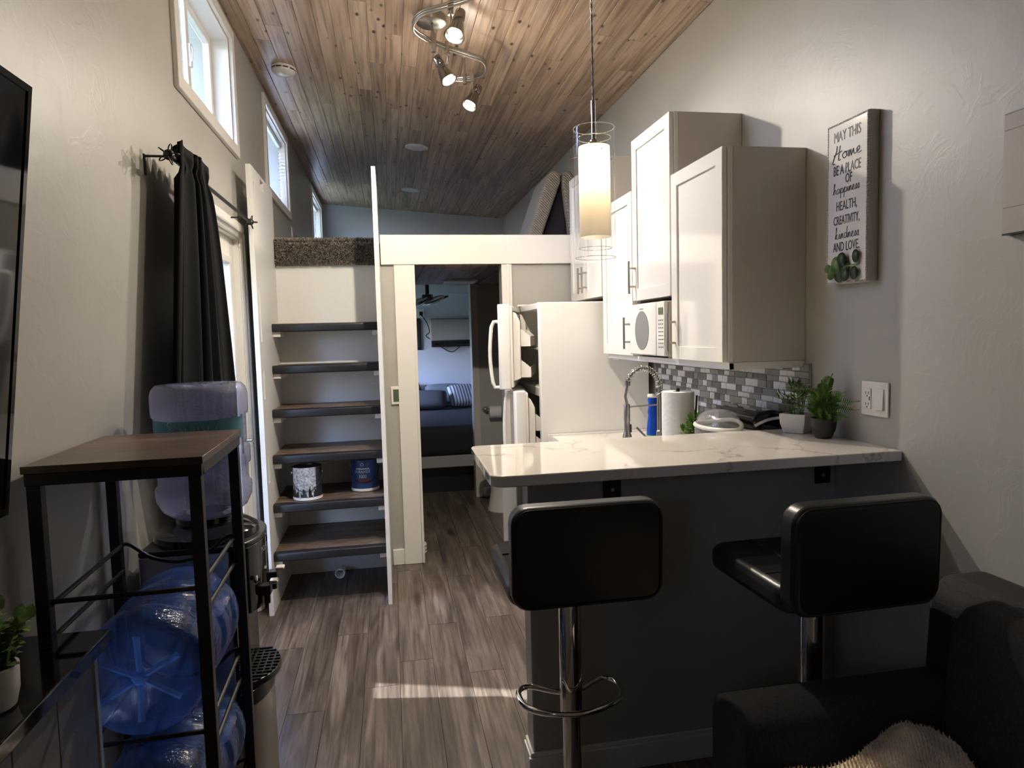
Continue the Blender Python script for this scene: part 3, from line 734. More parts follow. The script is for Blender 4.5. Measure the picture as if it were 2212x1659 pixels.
# ================================================================ refrigerator
def fridge():
    xf, y0, y1, zt = .845, 3.765, 4.385, 1.672
    t = thing('refrigerator', 'white top freezer refrigerator with both doors ajar', 'refrigerator', (1.17, 4.07, 0))
    s = MB(); w = .035
    s.box((xf, y0, .02), (1.50, y0+w, zt)); s.box((xf, y1-w, .02), (1.50, y1, zt)); s.box((1.45, y0+w, .02), (1.50, y1-w, zt))
    s.box((xf, y0+w, zt-w), (1.45, y1-w, zt)); s.box((xf, y0+w, .02), (1.45, y1-w, .14)); s.box((xf, y0+w, 1.13), (1.45, y1-w, 1.185))
    s.build('cabinet', 'white', t, bevel=.004)
    B((xf+.05, y0+w, .66), (1.45, y1-w, .667)).build('shelf', 'clear', t); B((xf+.05, y0+w, .90), (1.45, y1-w, .907)).build('shelf', 'clear', t)
    B((xf+.03, y0+w, 1.40), (1.45, y1-w, 1.408)).build('shelf', 'white', t)
    for xx in (xf+.10, 1.40):
        for yy in (y0+.06, y1-.06): MB().cyl((xx, yy, 0), (xx, yy, .03), .02).build('foot', 'black', t)
    B((xf-.02, y1-.10, zt), (xf+.10, y1-.03, zt+.012)).build('hinge_cover', 'white', t, bevel=.004)
    def door(name, z0, z1, ang, bins, hz):
        L = .615
        d = MB().prism([(-.070, -.012), (-.058, 0.0), (-.008, 0), (0, -.012), (0, -L), (-.008, -L-.006), (-.058, -L-.006), (-.070, -L+.008)], z0, z1, 'z')
        o = d.build(name, 'white', t, world=False, bevel=.005)
        o.location = Vector((xf-.004, y1-.004, 0)) - Vector(t.location); o.rotation_euler = (0, 0, -math.radians(ang))
        g = MB().holed((-L+.004, -.016), (z0+.012, z1-.012), (0, .014), [(-L+.03, -.04, z0+.035, z1-.035)], 'x'); g.build('gasket', 'plate', o, world=False, bevel=.003)
        l = MB().prism([(0, z0+.04), (.055, z0+.06), (.055, z1-.10), (.03, z1-.05), (0, z1-.04)], -L+.035, -L+.085, 'y')
        l.prism([(0, z0+.04), (.055, z0+.06), (.055, z1-.10), (.03, z1-.05), (0, z1-.04)], -.085, -.04, 'y'); l.box((0, -L+.085, z0+.045), (.012, -.085, z1-.045))
        l.build('liner', 'plate', o, world=False, bevel=.006)
        for bz in bins:
            b = MB().holed((-L+.06, -.06), (bz, bz+.01), (.012, .115), [], 'x') if False else MB().box((.012, -L+.060, bz), (.108, -.062, bz+.006))
            for yy in (-L+.060, -.066): b.prism([(.012, bz), (.108, bz), (.112, bz+.055), (.09, bz+.075), (.04, bz+.115), (.012, bz+.12)], yy, yy+.004, 'y')
            b.box((.106, -L+.060, bz), (.112, -.062, bz+.058)); b.build('door_bin', 'plate', o, world=False, bevel=.002)
        # bowed handle at the free edge
        za, zb = hz; yy = -L+.055
        pts = [(-.070, yy, zb), (-.098, yy, zb), (-.112, yy, zb-.03)] + [(-.112-.012*math.sin(PI*k/8), yy, zb-.03-(zb-za-.06)*k/8) for k in range(1, 8)] + [(-.112, yy, za+.03), (-.100, yy, za), (-.070, yy, za)]
        h = MB().tube(pts, .011, 10); h.build('handle', 'white', o, world=False, smooth=True)
    door('freezer_door', 1.180, 1.668, 15.5, (1.245, 1.425), (1.19, 1.57))
    door('refrigerator_door', .15, 1.170, 8.0, (.30, .55, .80, .93), (.70, 1.16))
fridge()

# ================================================================ wall cabinets
XC = 1.226     # cabinet box front, doors stand proud to 1.207
def pull(mb, x, y, z0, z1):
    mb.cyl((x-.032, y, z0), (x-.032, y, z1), .006, 12)
    for z in (z0+(z1-z0)*.22, z1-(z1-z0)*.22): mb.cyl((x-.032, y, z), (x, y, z), .005, 10)
    return mb
def cabinet(y0, y1, z0, z1, doors, label, side='cabside', dz=(0, 0)):
    t = thing('wall_cabinet', label, 'cabinet', (1.385, (y0+y1)/2, z0))
    B((XC+.02, y0, z0), (XR-.001, y1, z1)).build('carcass', side, t, bevel=.002)
    MB().holed((y0, y1), (z0, z1), (XC, XC+.02), [(y0+.04, y1-.04, z0+.04, z1-.04)], 'x').build('face_frame', 'cab', t, bevel=.002)
    for (a, b, hy) in doors:
        g = .004; zz0, zz1 = z0+dz[0], z1+dz[1]; st = .056
        o = MB().holed((a+g, b-g), (zz0, zz1), (XC-.021, XC-.001), [(a+g+st, b-g-st, zz0+st, zz1-st)], 'x').build('door', 'cab', t, bevel=.0025)
        B((XC-.013, a+g+st-.006, zz0+st-.006), (XC-.003, b-g-st+.006, zz1-st+.006)).build('door_panel', 'cab', o)
        pull(MB(), XC-.021, hy, zz0+.035, zz0+.195).build('handle', 'nickel', o, smooth=True)
    return t
cabinet(2.302, 2.762, 1.372, 2.155, [(2.302, 2.762, 2.722)], 'white shaker wall cabinet at the near end above the bar')
cabinet(2.766, 3.230, 1.645, 2.425, [(2.766, 3.230, 3.192)], 'tall white wall cabinet directly above the microwave')
cabinet(3.234, 3.712, 1.372, 2.190, [(3.234, 3.712, 3.275)], 'white wall cabinet between microwave and refrigerator')
cabinet(3.730, 4.388, 1.700, 2.490, [(3.730, 4.06, 4.02), (4.06, 4.388, 4.10)], 'white two door cabinet above the refrigerator')
r = MB().box((XC+.004, 2.302, 1.345), (XC+.024, 3.70, 1.372)); r.box((XC+.004, 2.766, 1.355), (XR-.001, 3.232, 1.372)); r.box((XC+.004, 2.302, 1.345), (XR-.001, 2.318, 1.372)); r.box((XC+.03, 3.60, 1.335), (XR-.001, 3.70, 1.345))
struct(r.build('trim_10', 'white', bevel=.002), 'white light rail under the wall cabinets')
def microwave():
    t = thing('microwave', 'cream microwave with an oval window on the cabinet shelf', 'microwave', (1.35, 3.0, 1.3725))
    y0, y1, z0, z1, x0 = 2.795, 3.222, 1.3725, 1.630, 1.185
    c = MB().box((x0+.022, y0, z0+.008), (1.52, y1, z1-.004))
    for yy in (y0+.04, y1-.04):
        for xx in (x0+.05, 1.48): c.cyl((xx, yy, z0), (xx, yy, z0+.01), .012, 10)
    c.build('case', 'cabside', t, bevel=.004)
    B((x0, 2.885, z0+.010), (x0+.021, y1, z1-.004)).build('door', 'cab', t, bevel=.005)
    d = B((x0+.001, y0, z0+.010), (x0+.021, 2.883, z1-.004)).build('control_panel', 'cab', t, bevel=.004)
    yc, zc = 3.058, (z0+z1)/2-.003
    MB().prism([(yc+.088*math.cos(a), zc+.092*math.sin(a)) for a in [2*PI*k/40 for k in range(40)]], x0-.0015, x0+.002, 'x').build('window', M('grey_microwave_mesh', (.20, .20, .20), .3), t)
    B((x0-.001, 2.806, z1-.062), (x0+.002, 2.856, z1-.032)).build('display', 'lcd', d)
    text('clock_digits', '1:51', .016, 'lime', d, (x0-.0016, 2.831, z1-.047), (0, -1, 0), (0, 0, 1), .9)
    k = MB()
    for i in range(8):
        for j in range(3):
            yk, zk = 2.811+.020*j, z1-.088-.017*i
            k.box((x0-.0004, yk-.004, zk-.0025), (x0+.0012, yk+.004, zk+.0025))
    k.build('keypad_marks', 'ink', d)['kind'] = 'stuff'
    m = MB().tube(catmull([(x0-.0005, 3.085-.004*i, z1-.030+.003*math.sin(i*1.9)) for i in range(13)], 3), .0009, 4); m.build('brand_script', 'greypillow', t)
microwave()

# ================================================================ kitchen counter, backsplash, things on it
kc = thing('kitchen_base_cabinet', 'white kitchen base cabinet below the window side counter', 'cabinet', (1.22, 2.98, 0))
MB().box((.95, 2.235, .10), (1.52, 3.74, .70)).box((1.23, 2.235, .70), (1.52, 3.74, .869)).box((.95, 2.235, .70), (.985, 3.74, .869)).build('body', 'cab', kc, bevel=.002); B((1.0, 2.235, 0), (1.52, 3.74, .10)).build('toe_kick', 'black', kc)
for i in range(3):
    y0 = 2.25+i*.497; o = MB().holed((y0, y0+.485), (.12, .85), (.93, .949), [(y0+.056, y0+.429, .176, .794)], 'x').build('door', 'cab', kc, bevel=.002)
    B((.938, y0+.05, .17), (.947, y0+.435, .80)).build('door_panel', 'cab', o); pull(MB(), .93, y0+.44, .66, .82).build('handle', 'nickel', o, smooth=True)
ct = thing('kitchen_countertop', 'white countertop running below the backsplash to the refrigerator', 'countertop', (1.23, 2.98, .87))
MB().holed((.90, XR-.014), (2.225, 3.755), (.87, .905), [(.99, 1.22, 2.78, 3.42)], 'z').build('slab', 'quartz', ct, bevel=.004)
B((.88, 3.738, .87), (XR-.014, 3.757, .915)).build('end_strip', 'white', ct)
sk = thing('kitchen_sink', 'stainless sink set into the white countertop', 'sink', (1.105, 3.1, .70))
MB().holed((.992, 1.218), (2.782, 3.418), (.72, .904), [(1.0, 1.21, 2.79, 3.41)], 'z').build('basin_wall', 'steel', sk); B((.992, 2.782, .714), (1.218, 3.418, .72)).build('basin_floor', 'steel', sk)
bs = struct(B((XR-.006, 2.262, .905), (XR-.0005, 3.745, 1.360)).build('wall_backsplash', 'grout'))
def tiles():
    rnd = random.Random(11); meshes = {}
    z = .907; row = 0; hs = (.034, .024, .024, .034, .024, .030)
    types = ('tile_marble', 'tile_grey', 'tile_dark', 'tile_white', 'tile_grey', 'tile_marble')
    while z < 1.350:
        h = min(hs[row % len(hs)], 1.3595-z); y = 2.264+rnd.choice((0, .0)); first = rnd.choice((.06, .09, .045))
        prev = None
        while y < 3.742:
            L = first if first else rnd.choice((.05, .065, .09, .105)); first = None
            if y+L > 3.742-.02: L = 3.743-y
            if L < .012: break
            k = rnd.choice([q for q in types if q != prev]); prev = k
            key = (round(L, 3), round(h, 4), k)
            if key not in meshes:
                a, b, g = L/2-.0012, h/2-.0012, .0012
                mb = MB(); mb.add([(0, -a, -b), (0, a, -b), (0, a, b), (0, -a, b), (-.004, -a+g, -b+g), (-.004, a-g, -b+g), (-.004, a-g, b-g), (-.004, -a+g, b-g)],
                                  [(4, 5, 6, 7), (0, 1, 5, 4), (1, 2, 6, 5), (2, 3, 7, 6), (3, 0, 4, 7)])
                me = mb.mesh('tile'); me.materials.append(MT[k]); meshes[key] = me
            o = bpy.data.objects.new('tile', meshes[key]); C.objects.link(o); o.parent = bs
            o.location = Vector((XR-.006, y+L/2, z+h/2)) - bs.location
            y += L
        z += h; row += 1
tiles()
def faucet():
    x, y, z = 1.288, 3.10, .9055
    t = thing('kitchen_faucet', 'brushed nickel spring neck faucet at the kitchen sink', 'faucet', (x, y, z))
    b = MB().lathe([(.028, 0), (.028, .008), (.017, .012), (.017, .10), (.013, .105), (.0125, .27)], 18, (x, y, z)); b.cyl((x-.012, y, z+.045), (x-.05, y-.01, z+.048), .017, 14)
    b.build('body', 'nickel', t, smooth=True)
    MB().tube([(x-.045, y-.01, z+.055), (x-.075, y-.01, z+.075), (x-.125, y-.012, z+.125)], .005, 8).build('lever', 'nickel', t, smooth=True)
    arc = [Vector((x, y, z+.27))] + [Vector((x-.084+.084*math.cos(a), y, z+.315+.095*math.sin(a))) for a in [PI*k/18 for k in range(0, 17)]]
    MB().tube(arc, .0075, 10).build('hose', 'steel', t, smooth=True)
    # coil spring around the arc
    n = 330; cum = catmull(arc, 4); pts = []
    for i in range(n):
        u = i/(n-1)*(len(cum)-1.001); k = int(u); p = cum[k].lerp(cum[k+1], u-k); tg = (cum[k+1]-cum[k]).normalized()
        nn = Vector((0, 1, 0)); bb = tg.cross(nn); a = i/n*2*PI*19
        pts.append(p+(nn*math.cos(a)+bb*math.sin(a))*.0135)
    MB().tube(pts, .0021, 5).build('spring', 'chrome', t, smooth=True)
    e = arc[-1]
    h = MB().lathe([(.013, .012), (.013, -.018)], 14, (e.x, e.y, e.z)); h.tube([(e.x, e.y, e.z-.01), (e.x-.012, y, e.z-.07), (1.122, y, z+.235)], .007, 10); h.build('neck', 'nickel', t, smooth=True)
    s = MB().lathe([(.013, .24), (.0155, .235), (.0155, .16), (.014, .155), (.0145, .105), (.022, .085), (.023, .075)], 18, (1.120, y, z)); s.build('spray_head', 'nickel', t, smooth=True)
    MB().lathe([(.0235, .075), (.0235, .062), (.020, .060), (.014, .056), (.014, .048)], 18, (1.120, y, z)).build('spray_ring', 'black', t, smooth=True)
    MB().box((1.131, y-.006, z+.10), (1.142, y+.006, z+.14)).build('spray_button', 'black', t, bevel=.002)
    MB().cyl((1.134, y, z+.225), (x, y, z+.23), .004, 10).build('holder_arm', 'nickel', t, smooth=True)
faucet()
pt = thing('paper_towel_roll', 'white paper towel roll on a black holder by the backsplash', 'paper towel', (1.272, 2.85, .9055))
MB().lathe([(.072, .012), (.072, .315), (.022, .315), (.022, .290)], 36, (1.272, 2.85, .9055), cap=False).build('roll', 'paper', pt, smooth=True)
hld = MB().lathe([(.078, .0), (.078, .010), (.0, .010)], 30, (1.272, 2.85, .9055)); hld.cyl((1.272, 2.85, .91), (1.272, 2.85, 1.235), .008, 12); hld.cyl((1.345, 2.85, .9065), (1.356, 2.835, 1.20), .005, 8); hld.build('holder', 'black', pt, smooth=True)
sb = thing('soap_bottle', 'blue squeeze bottle of dish soap behind the faucet', 'bottle', (1.335, 3.3, .9055))
MB().lathe([(.0, .0), (.034, .002), (.036, .02), (.034, .08), (.030, .12), (.026, .15), (.029, .17), (.024, .20), (.028, .235), (.026, .245)], 24, (1.335, 3.3, .9055)).build('body', 'bluebottle', sb, smooth=True)
MB().lathe([(.026, .245), (.029, .250), (.027, .262), (.0, .265)], 20, (1.335, 3.3, .9055)).build('cap', 'plate', sb, smooth=True)
MB().lathe([(.0347, .03), (.0355, .05)], 24, (1.335, 3.3, .9055), cap=False).build('lime_mark', 'lime', sb, smooth=True)
B((1.3, 3.264, .965), (1.318, 3.272, 1.06)).build('front_print', 'pale', sb) if False else None
# appliance with clear lidded tray
ap = thing('countertop_grill', 'stainless countertop grill with black lid and slanted black handle', 'appliance', (1.445, 2.51, .9055))
MB().box((1.365, 2.375, .915), (1.525, 2.66, 1.105)).build('body', 'steel', ap, bevel=.012, seg=3)
MB().prism([(1.365, 1.105), (1.525, 1.105), (1.525, 1.165), (1.45, 1.180), (1.385, 1.172), (1.365, 1.15)], 2.37, 2.66, 'y').build('lid', 'blackgloss', ap, bevel=.012, seg=3)
MB().tube([(1.40, 2.360, 1.118), (1.515, 2.360, 1.092)], .011, 12).build('handle', 'black', ap, smooth=True)
MB().tube(catmull([(1.372, 2.368, 1.122), (1.42, 2.364, 1.142), (1.47, 2.364, 1.148), (1.52, 2.366, 1.146)], 5), .006, 8).build('front_rim', 'plate', ap, smooth=True)
for xx in (1.385, 1.50):
    for yy in (2.395, 2.63): MB().cyl((xx, yy, .9055), (xx, yy, .92), .013, 10).build('foot', 'black', ap)
tb = thing('lidded_container', 'clear plastic bin with a white rimmed domed lid beside the grill', 'container', (1.278, 2.485, .9055))
MB().prism(rrect(.125, .24, .05, 5, 1.278, 2.485), .9055, 1.10, 'z').build('bin', 'clearplastic', tb, bevel=.006)
def dome():
    m = MB(); R = 22; rings = [(1.0, 0), (1.0, .010), (.94, .026), (.80, .044), (.55, .058), (.25, .066), (.0, .068)]
    vs = []
    for s, h in rings:
        for k in range(R):
            a = 2*PI*k/R; vs.append((1.278+.072*s*math.cos(a), 2.485+.130*s*math.sin(a), 1.1105+h+.05*(max(0, math.cos(a))*s)**2*.4))
    fs = [(i*R+k, i*R+(k+1) % R, (i+1)*R+(k+1) % R, (i+1)*R+k) for i in range(len(rings)-1) for k in range(R)]
    m.add(vs, fs); m.build('domed_lid', 'clearplastic', tb, smooth='all')
    pts = [(1.278+.074*math.cos(a), 2.485+.132*math.sin(a), 1.110+.05*(max(0, math.cos(a)))**2*.4) for a in [2*PI*k/36 for k in range(36)]]
    MB().tube(pts, .0085, 8, True).build('rim', 'plate', tb, smooth='all')
dome()
# outlets
def outlet(name, label, y0, y1, z0, z1, switch):
    t = thing(name, label, 'outlet', (XR, (y0+y1)/2, z0))
    B((XR-.007 if switch else XR-.015, y0, z0), (XR-.0005 if switch else XR-.0105, y1, z1)).build('wall_plate', 'plate', t, bevel=.003)
    xs = XR-.007 if switch else XR-.015
    yo = (y0+y1)/2+ (.030 if switch else 0); zc = (z0+z1)/2
    rc = B((xs-.003, yo-.0165, zc-.034), (xs, yo+.0165, zc+.034)).build('receptacle', 'plate', t, bevel=.002)
    h = MB()
    for dz in (-.018, .018):
        for dy in (-.006, .006): h.box((xs-.0034, yo+dy-.0012, zc+dz-.004), (xs-.002, yo+dy+.0012, zc+dz+.004))
        h.box((xs-.0034, yo-.0025, zc+dz-.012), (xs-.002, yo+.0025, zc+dz-.0075))
    if switch: h.box((xs-.0034, yo-.013, zc-.006), (xs-.002, yo-.009, zc+.006))
    h.build('slots', 'hole', rc)['kind'] = 'stuff'
    if switch:
        ys = (y0+y1)/2-.028
        MB().prism([(xs, zc-.034), (xs, zc+.034), (xs-.003, zc+.034), (xs-.008, zc-.034)], ys-.0165, ys+.0165, 'y').build('rocker_switch', 'plate', t, bevel=.002)
    for zz in (z0+.012, z1-.012):
        for yy in ((yo, (y0+y1)/2-.028) if switch else (yo,)): MB().cyl((xs-.0012, yy, zz), (xs, yy, zz), .003, 10).build('screw', 'plate', t)
outlet('outlet_plate', 'double wall plate with outlet and rocker switch beside the bar plants', 1.862, 1.985, 1.203, 1.315, True)
outlet('outlet_plate', 'single white outlet plate on the tiled backsplash', 3.175, 3.247, 1.045, 1.160, False)
# ================================================================ bar top
def bar_counter():
    t = thing('bar_counter', 'white veined quartz bar counter with rounded corner', 'countertop', (.9, 2.07, 1.077))
    poly = [(XR-.001, 1.805), (XR-.001, 2.335), (.30, 2.335)]
    cx, cy, r = .290, 2.305, .03
    poly = [(XR-.001, 1.805), (XR-.001, 2.335)] + [(.295+.03*math.cos(a), 2.305+.03*math.sin(a)) for a in [PI/2+k*PI/12 for k in range(7)]] + [(.305+.045*math.cos(a), 1.845+.045*math.sin(a)) for a in [PI+k*PI/16 for k in range(9)]]
    MB().prism(poly, 1.0775, 1.110, 'z').build('slab', 'quartz', t, bevel=.004, seg=3)
bar_counter()
def bracket(x, label):
    t = thing('counter_bracket', label, 'bracket', (x, 2.1, .945))
    MB().box((x-.03, BY-.007, .945), (x+.03, BY-.0005, 1.077)).box((x-.03, 1.90, 1.0705), (x+.03, BY-.007, 1.077)).build('angle_plate', 'blackmetal', t, bevel=.002)
    for z in (.975, 1.035):
        MB().lathe([(.007, 0), (.006, -.003), (.0, -.0035)], 12, (x, BY-.007, z), 'y').build('screw', 'nickel', t)
bracket(.710, 'black steel angle bracket under the bar top near its free end'); bracket(1.485, 'black steel angle bracket under the bar top near the side wall')

# ================================================================ plants
def leaf(m, p, d, up, L, W, fold=.25):
    d = d.normalized(); s = d.cross(up)
    if s.length < 1e-4: s = d.orthogonal()
    s.normalize(); n = s.cross(d)
    m.add([p, p+d*L*.35+s*W*.5+n*L*fold*.2, p+d*L*.75+s*W*.38+n*L*fold*.15, p+d*L-n*L*fold*.3, p+d*L*.75-s*W*.38+n*L*fold*.15, p+d*L*.35-s*W*.5+n*L*fold*.2, p+d*L*.4, p+d*L*.75],
          [(0, 6, 1), (1, 6, 7, 2), (2, 7, 3), (3, 7, 4), (4, 7, 6, 5), (5, 6, 0)])
def bushy(t, base, spread, h, n, L, W, mats, seed, stems=14, lean=(0, 0)):
    rnd = random.Random(seed); lm = {k: MB() for k in mats}; st = MB()
    for i in range(stems):
        a = 2*PI*i/stems+rnd.uniform(-.3, .3); q = rnd.uniform(.15, 1)
        tip = Vector((base[0]+spread*q*math.cos(a)+lean[0], base[1]+spread*q*math.sin(a)+lean[1], base[2]+h*(1.05-.45*q*q)*rnd.uniform(.8, 1.05)))
        b0 = Vector((base[0]+.02*math.cos(a), base[1]+.02*math.sin(a), base[2]-.005)); mid = b0.lerp(tip, .5)+Vector((0, 0, h*.12))
        path = catmull([b0, mid, tip], 5); st.tube(path, .0013, 5)
        for k in range(n):
            u = .25+.75*k/max(1, n-1); p = path[min(len(path)-1, int(u*(len(path)-1)))]
            aa = rnd.uniform(0, 2*PI); d = Vector((math.cos(aa), math.sin(aa), rnd.uniform(-.1, .75)))
            leaf(lm[rnd.choice(mats)], p, d, Vector((0, 0, 1)), L*rnd.uniform(.7, 1.15), W*rnd.uniform(.8, 1.15))
        leaf(lm[mats[-1]], path[-1], Vector((math.cos(a)*.5, math.sin(a)*.5, 1)), Vector((0, 1, .2)), L, W)
    st.build('stems', 'fern', t)['kind'] = 'stuff'
    for k in mats:
        if lm[k].v: lm[k].build('foliage', k, t)['kind'] = 'stuff'
def fern_fronds(t, base, specs, mat, seed):
    rnd = random.Random(seed); m = MB(); st = MB()
    for (dx, dy, h, L) in specs:
        b0 = Vector(base); tip = b0+Vector((dx, dy, h)); mid = b0+Vector((dx*.35, dy*.35, h*.75))
        path = catmull([b0, mid, tip], 12); st.tube(path, .0012, 5); n = len(path)
        for i in range(3, n):
            d = (path[min(i+1, n-1)]-path[i-1]).normalized(); s = d.cross(Vector((0, -1, .35))).normalized(); u = i/(n-1)
            LL = L*(math.sin(PI*min(1, .2+u*.9))**.7)*.9+.004
            for sg in (-1, 1): leaf(m, path[i], s*sg+d*.45+Vector((0, 0, .1)), Vector((0, -1, .3)), LL, LL*.24)
        leaf(m, path[-1], d, Vector((0, -1, .3)), .012, .005)
    st.build('stems', 'fern', t)['kind'] = 'stuff'; m.build('fronds', mat, t)['kind'] = 'stuff'
BT = 1.1105
def bar_plants():
    x, y = 1.462, 2.235
    t = thing('potted_plant', 'leafy green plant in a square white pot on the bar', 'plant', (x, y, BT), )
    q = MB(); hw = [(.034, 0), (.036, .004), (.045, .035), (.047, .062), (.047, .072)]
    vs = []
    for w_, h in hw: vs += [(x+w_*sx, y+w_*sy, BT+h) for sx, sy in ((-1, -1), (1, -1), (1, 1), (-1, 1))]
    fs = [(3, 2, 1, 0)] + [(i*4+k, i*4+(k+1) % 4, i*4+4+(k+1) % 4, i*4+4+k) for i in range(len(hw)-1) for k in range(4)]
    vs += [(x+.041*sx, y+.041*sy, BT+.072) for sx, sy in ((-1, -1), (1, -1), (1, 1), (-1, 1))] + [(x+.041*sx, y+.041*sy, BT+.06) for sx, sy in ((-1, -1), (1, -1), (1, 1), (-1, 1))]
    n = len(hw)*4
    fs += [(n-4+k, n-4+(k+1) % 4, n+(k+1) % 4, n+k) for k in range(4)] + [(n+k, n+(k+1) % 4, n+4+(k+1) % 4, n+4+k) for k in range(4)]
    q.add(vs, fs); q.build('pot', 'potwhite', t, bevel=.006, seg=3); t.rotation_euler = (0, 0, .62)
    B((x-.04, y-.04, BT+.05), (x+.04, y+.04, BT+.062)).build('soil', 'soil', t)
    bushy(t, (x, y, BT+.065), .058, .115, 9, .026, .013, ('leaf', 'dusty', 'fern'), 4, 16, (-.012, 0))
    x, y = 1.472, 2.095
    t = thing('potted_plant', 'fern in a round black pot on the bar beside the wall', 'plant', (x, y, BT))
    MB().lathe([(.024, 0), (.028, .003), (.039, .03), (.043, .055), (.043, .07), (.039, .07), (.038, .058)], 28, (x, y, BT)).build('pot', 'potblack', t, smooth=True)
    MB().lathe([(.0, .058), (.038, .058)], 20, (x, y, BT), cap=False).build('soil', 'soil', t)
    fern_fronds(t, (x, y, BT+.06), [(.022, -.01, .155, .030), (.0, .01, .13, .030), (-.05, -.03, .105, .030), (-.075, .0, .055, .028), (.035, -.06, .090, .026), (.045, -.11, .075, .024), (.04, -.05, .10, .024), (-.02, -.05, .08, .028), (-.03, .04, .11, .028), (.03, -.13, .05, .024), (.04, .02, .09, .024), (-.06, -.05, .035, .026), (.01, -.07, .055, .028), (-.085, -.02, .085, .028), (-.03, -.08, .03, .026), (.03, -.09, .02, .026)], 'fern', 5)
    bushy(t, (x, y, BT+.06), .040, .035, 5, .017, .008, ('fern', 'leaf'), 9, 9)
bar_plants()
def small_plants():
    x, y = 1.290, 2.700; z = .9055
    t = thing('potted_plant', 'small bright green bushy plant between towel roll and container', 'plant', (x, y, z))
    MB().lathe([(.030, 0), (.040, .075), (.040, .085), (.036, .085), (.034, .075)], 22, (x, y, z)).build('pot', 'potwhite', t, smooth=True)
    MB().lathe([(.0, .075), (.036, .075)], 18, (x, y, z), cap=False).build('soil', 'soil', t)
    bushy(t, (x, y, z+.08), .052, .125, 8, .040, .014, ('bright', 'fern', 'bright'), 21, 22)
    x, y, z = -.662, 1.205, .9055
    t = thing('potted_plant', 'small leafed plant in a white pot on the black stone ledge', 'plant', (x, y, z))
    MB().lathe([(.025, 0), (.030, .004), (.036, .03), (.037, .072), (.033, .072), (.032, .06)], 28, (x, y, z)).build('pot', 'potwhite', t, smooth=True)
    MB().lathe([(.0, .06), (.033, .06)], 18, (x, y, z), cap=False).build('soil', 'soil', t)
    bushy(t, (x, y, z+.062), .058, .095, 8, .030, .020, ('dusty', 'leaf', 'dusty'), 33, 18)
small_plants()

# ================================================================ bar stools
def stool(loc, rz, dz, label):
    t = thing('bar_stool', label, 'bar stool', (loc[0], loc[1], 0), rz, 'black low back bar stools at the bar')
    W = dict(world=False)
    MB().lathe([(.19, 0), (.19, .008), (.10, .022), (.034, .034), (.032, .05)], 40).build('base', 'chrome', t, smooth=True, **W)
    MB().cyl((0, 0, .05), (0, 0, .45), .0265, 24).build('lower_column', 'chrome', t, smooth=True, **W)
    MB().lathe([(.0265, .40+dz), (.0325, .40+dz), (.0325, .79+dz), (.03, .795+dz)], 26).build('gas_lift_sleeve', 'chrome', t, smooth=True, **W)
    zf = .455+dz
    ring = [(.0, .035, zf), (-.07, .06, zf), (-.125, .075, zf), (-.15, .03, zf), (-.13, -.045, zf), (-.06, -.075, zf), (0, -.06, zf)]
    ring = [(-.028, .02, zf), (-.11, .07, zf), (-.147, .045, zf), (-.143, -.03, zf), (-.10, -.075, zf), (-.028, -.10, zf), (.028, -.10, zf), (.10, -.075, zf), (.143, -.03, zf), (.147, .045, zf), (.11, .07, zf), (.028, .02, zf)]
    MB().tube(catmull([Vector(p) for p in ring], 5, True), .0085, 10, True).build('footrest', 'chrome', t, smooth='all', **W)
    MB().tube([(.02, -.02, .80+dz), (.06, -.05, .785+dz), (.10, -.10, .775+dz)], .004, 8).build('lift_lever', 'chrome', t, smooth=True, **W)
    s = MB().prism(rrect(.40, .40, .06, 5, 0, .01), .795+dz, .862+dz, 'z'); so_ = s.build('seat', 'leather', t, bevel=.022, seg=4, **W)
    for k in (-.067, .067):
        MB().tube([(k, -.16, .8625+dz), (k, .19, .8625+dz)], .0022, 5).build('stitch_line', 'hole', so_, **W)
        MB().tube([(-.18, k, .8625+dz), (.18, k, .8625+dz)], .0022, 5).build('stitch_line', 'hole', so_, **W)
    b = MB().prism(rrect(.40, .268, .045, 5, 0, .934+dz), -.215, -.150, 'y')
    b.v = [(x, y-.10*(z-.80-dz)*.28-.10*(x*x)*-1.2, z) for x, y, z in b.v]
    bo = b.build('backrest', 'leather', t, bevel=.016, seg=4, **W)
    pip = rrect(.385, .253, .040, 5, 0, .934+dz)
    MB().tube([(x, -.212-.10*(z-.80-dz)*.28+.12*x*x, z) for x, z in pip], .003, 5, True).build('piping', 'leather', bo, smooth='all', **W)
stool((.478, 1.822), 0.0, 0.0, 'black faux leather bar stool standing at the free end of the bar')
stool((1.085, 1.588), .03, .02, 'black faux leather bar stool standing between sofa arm and bar')

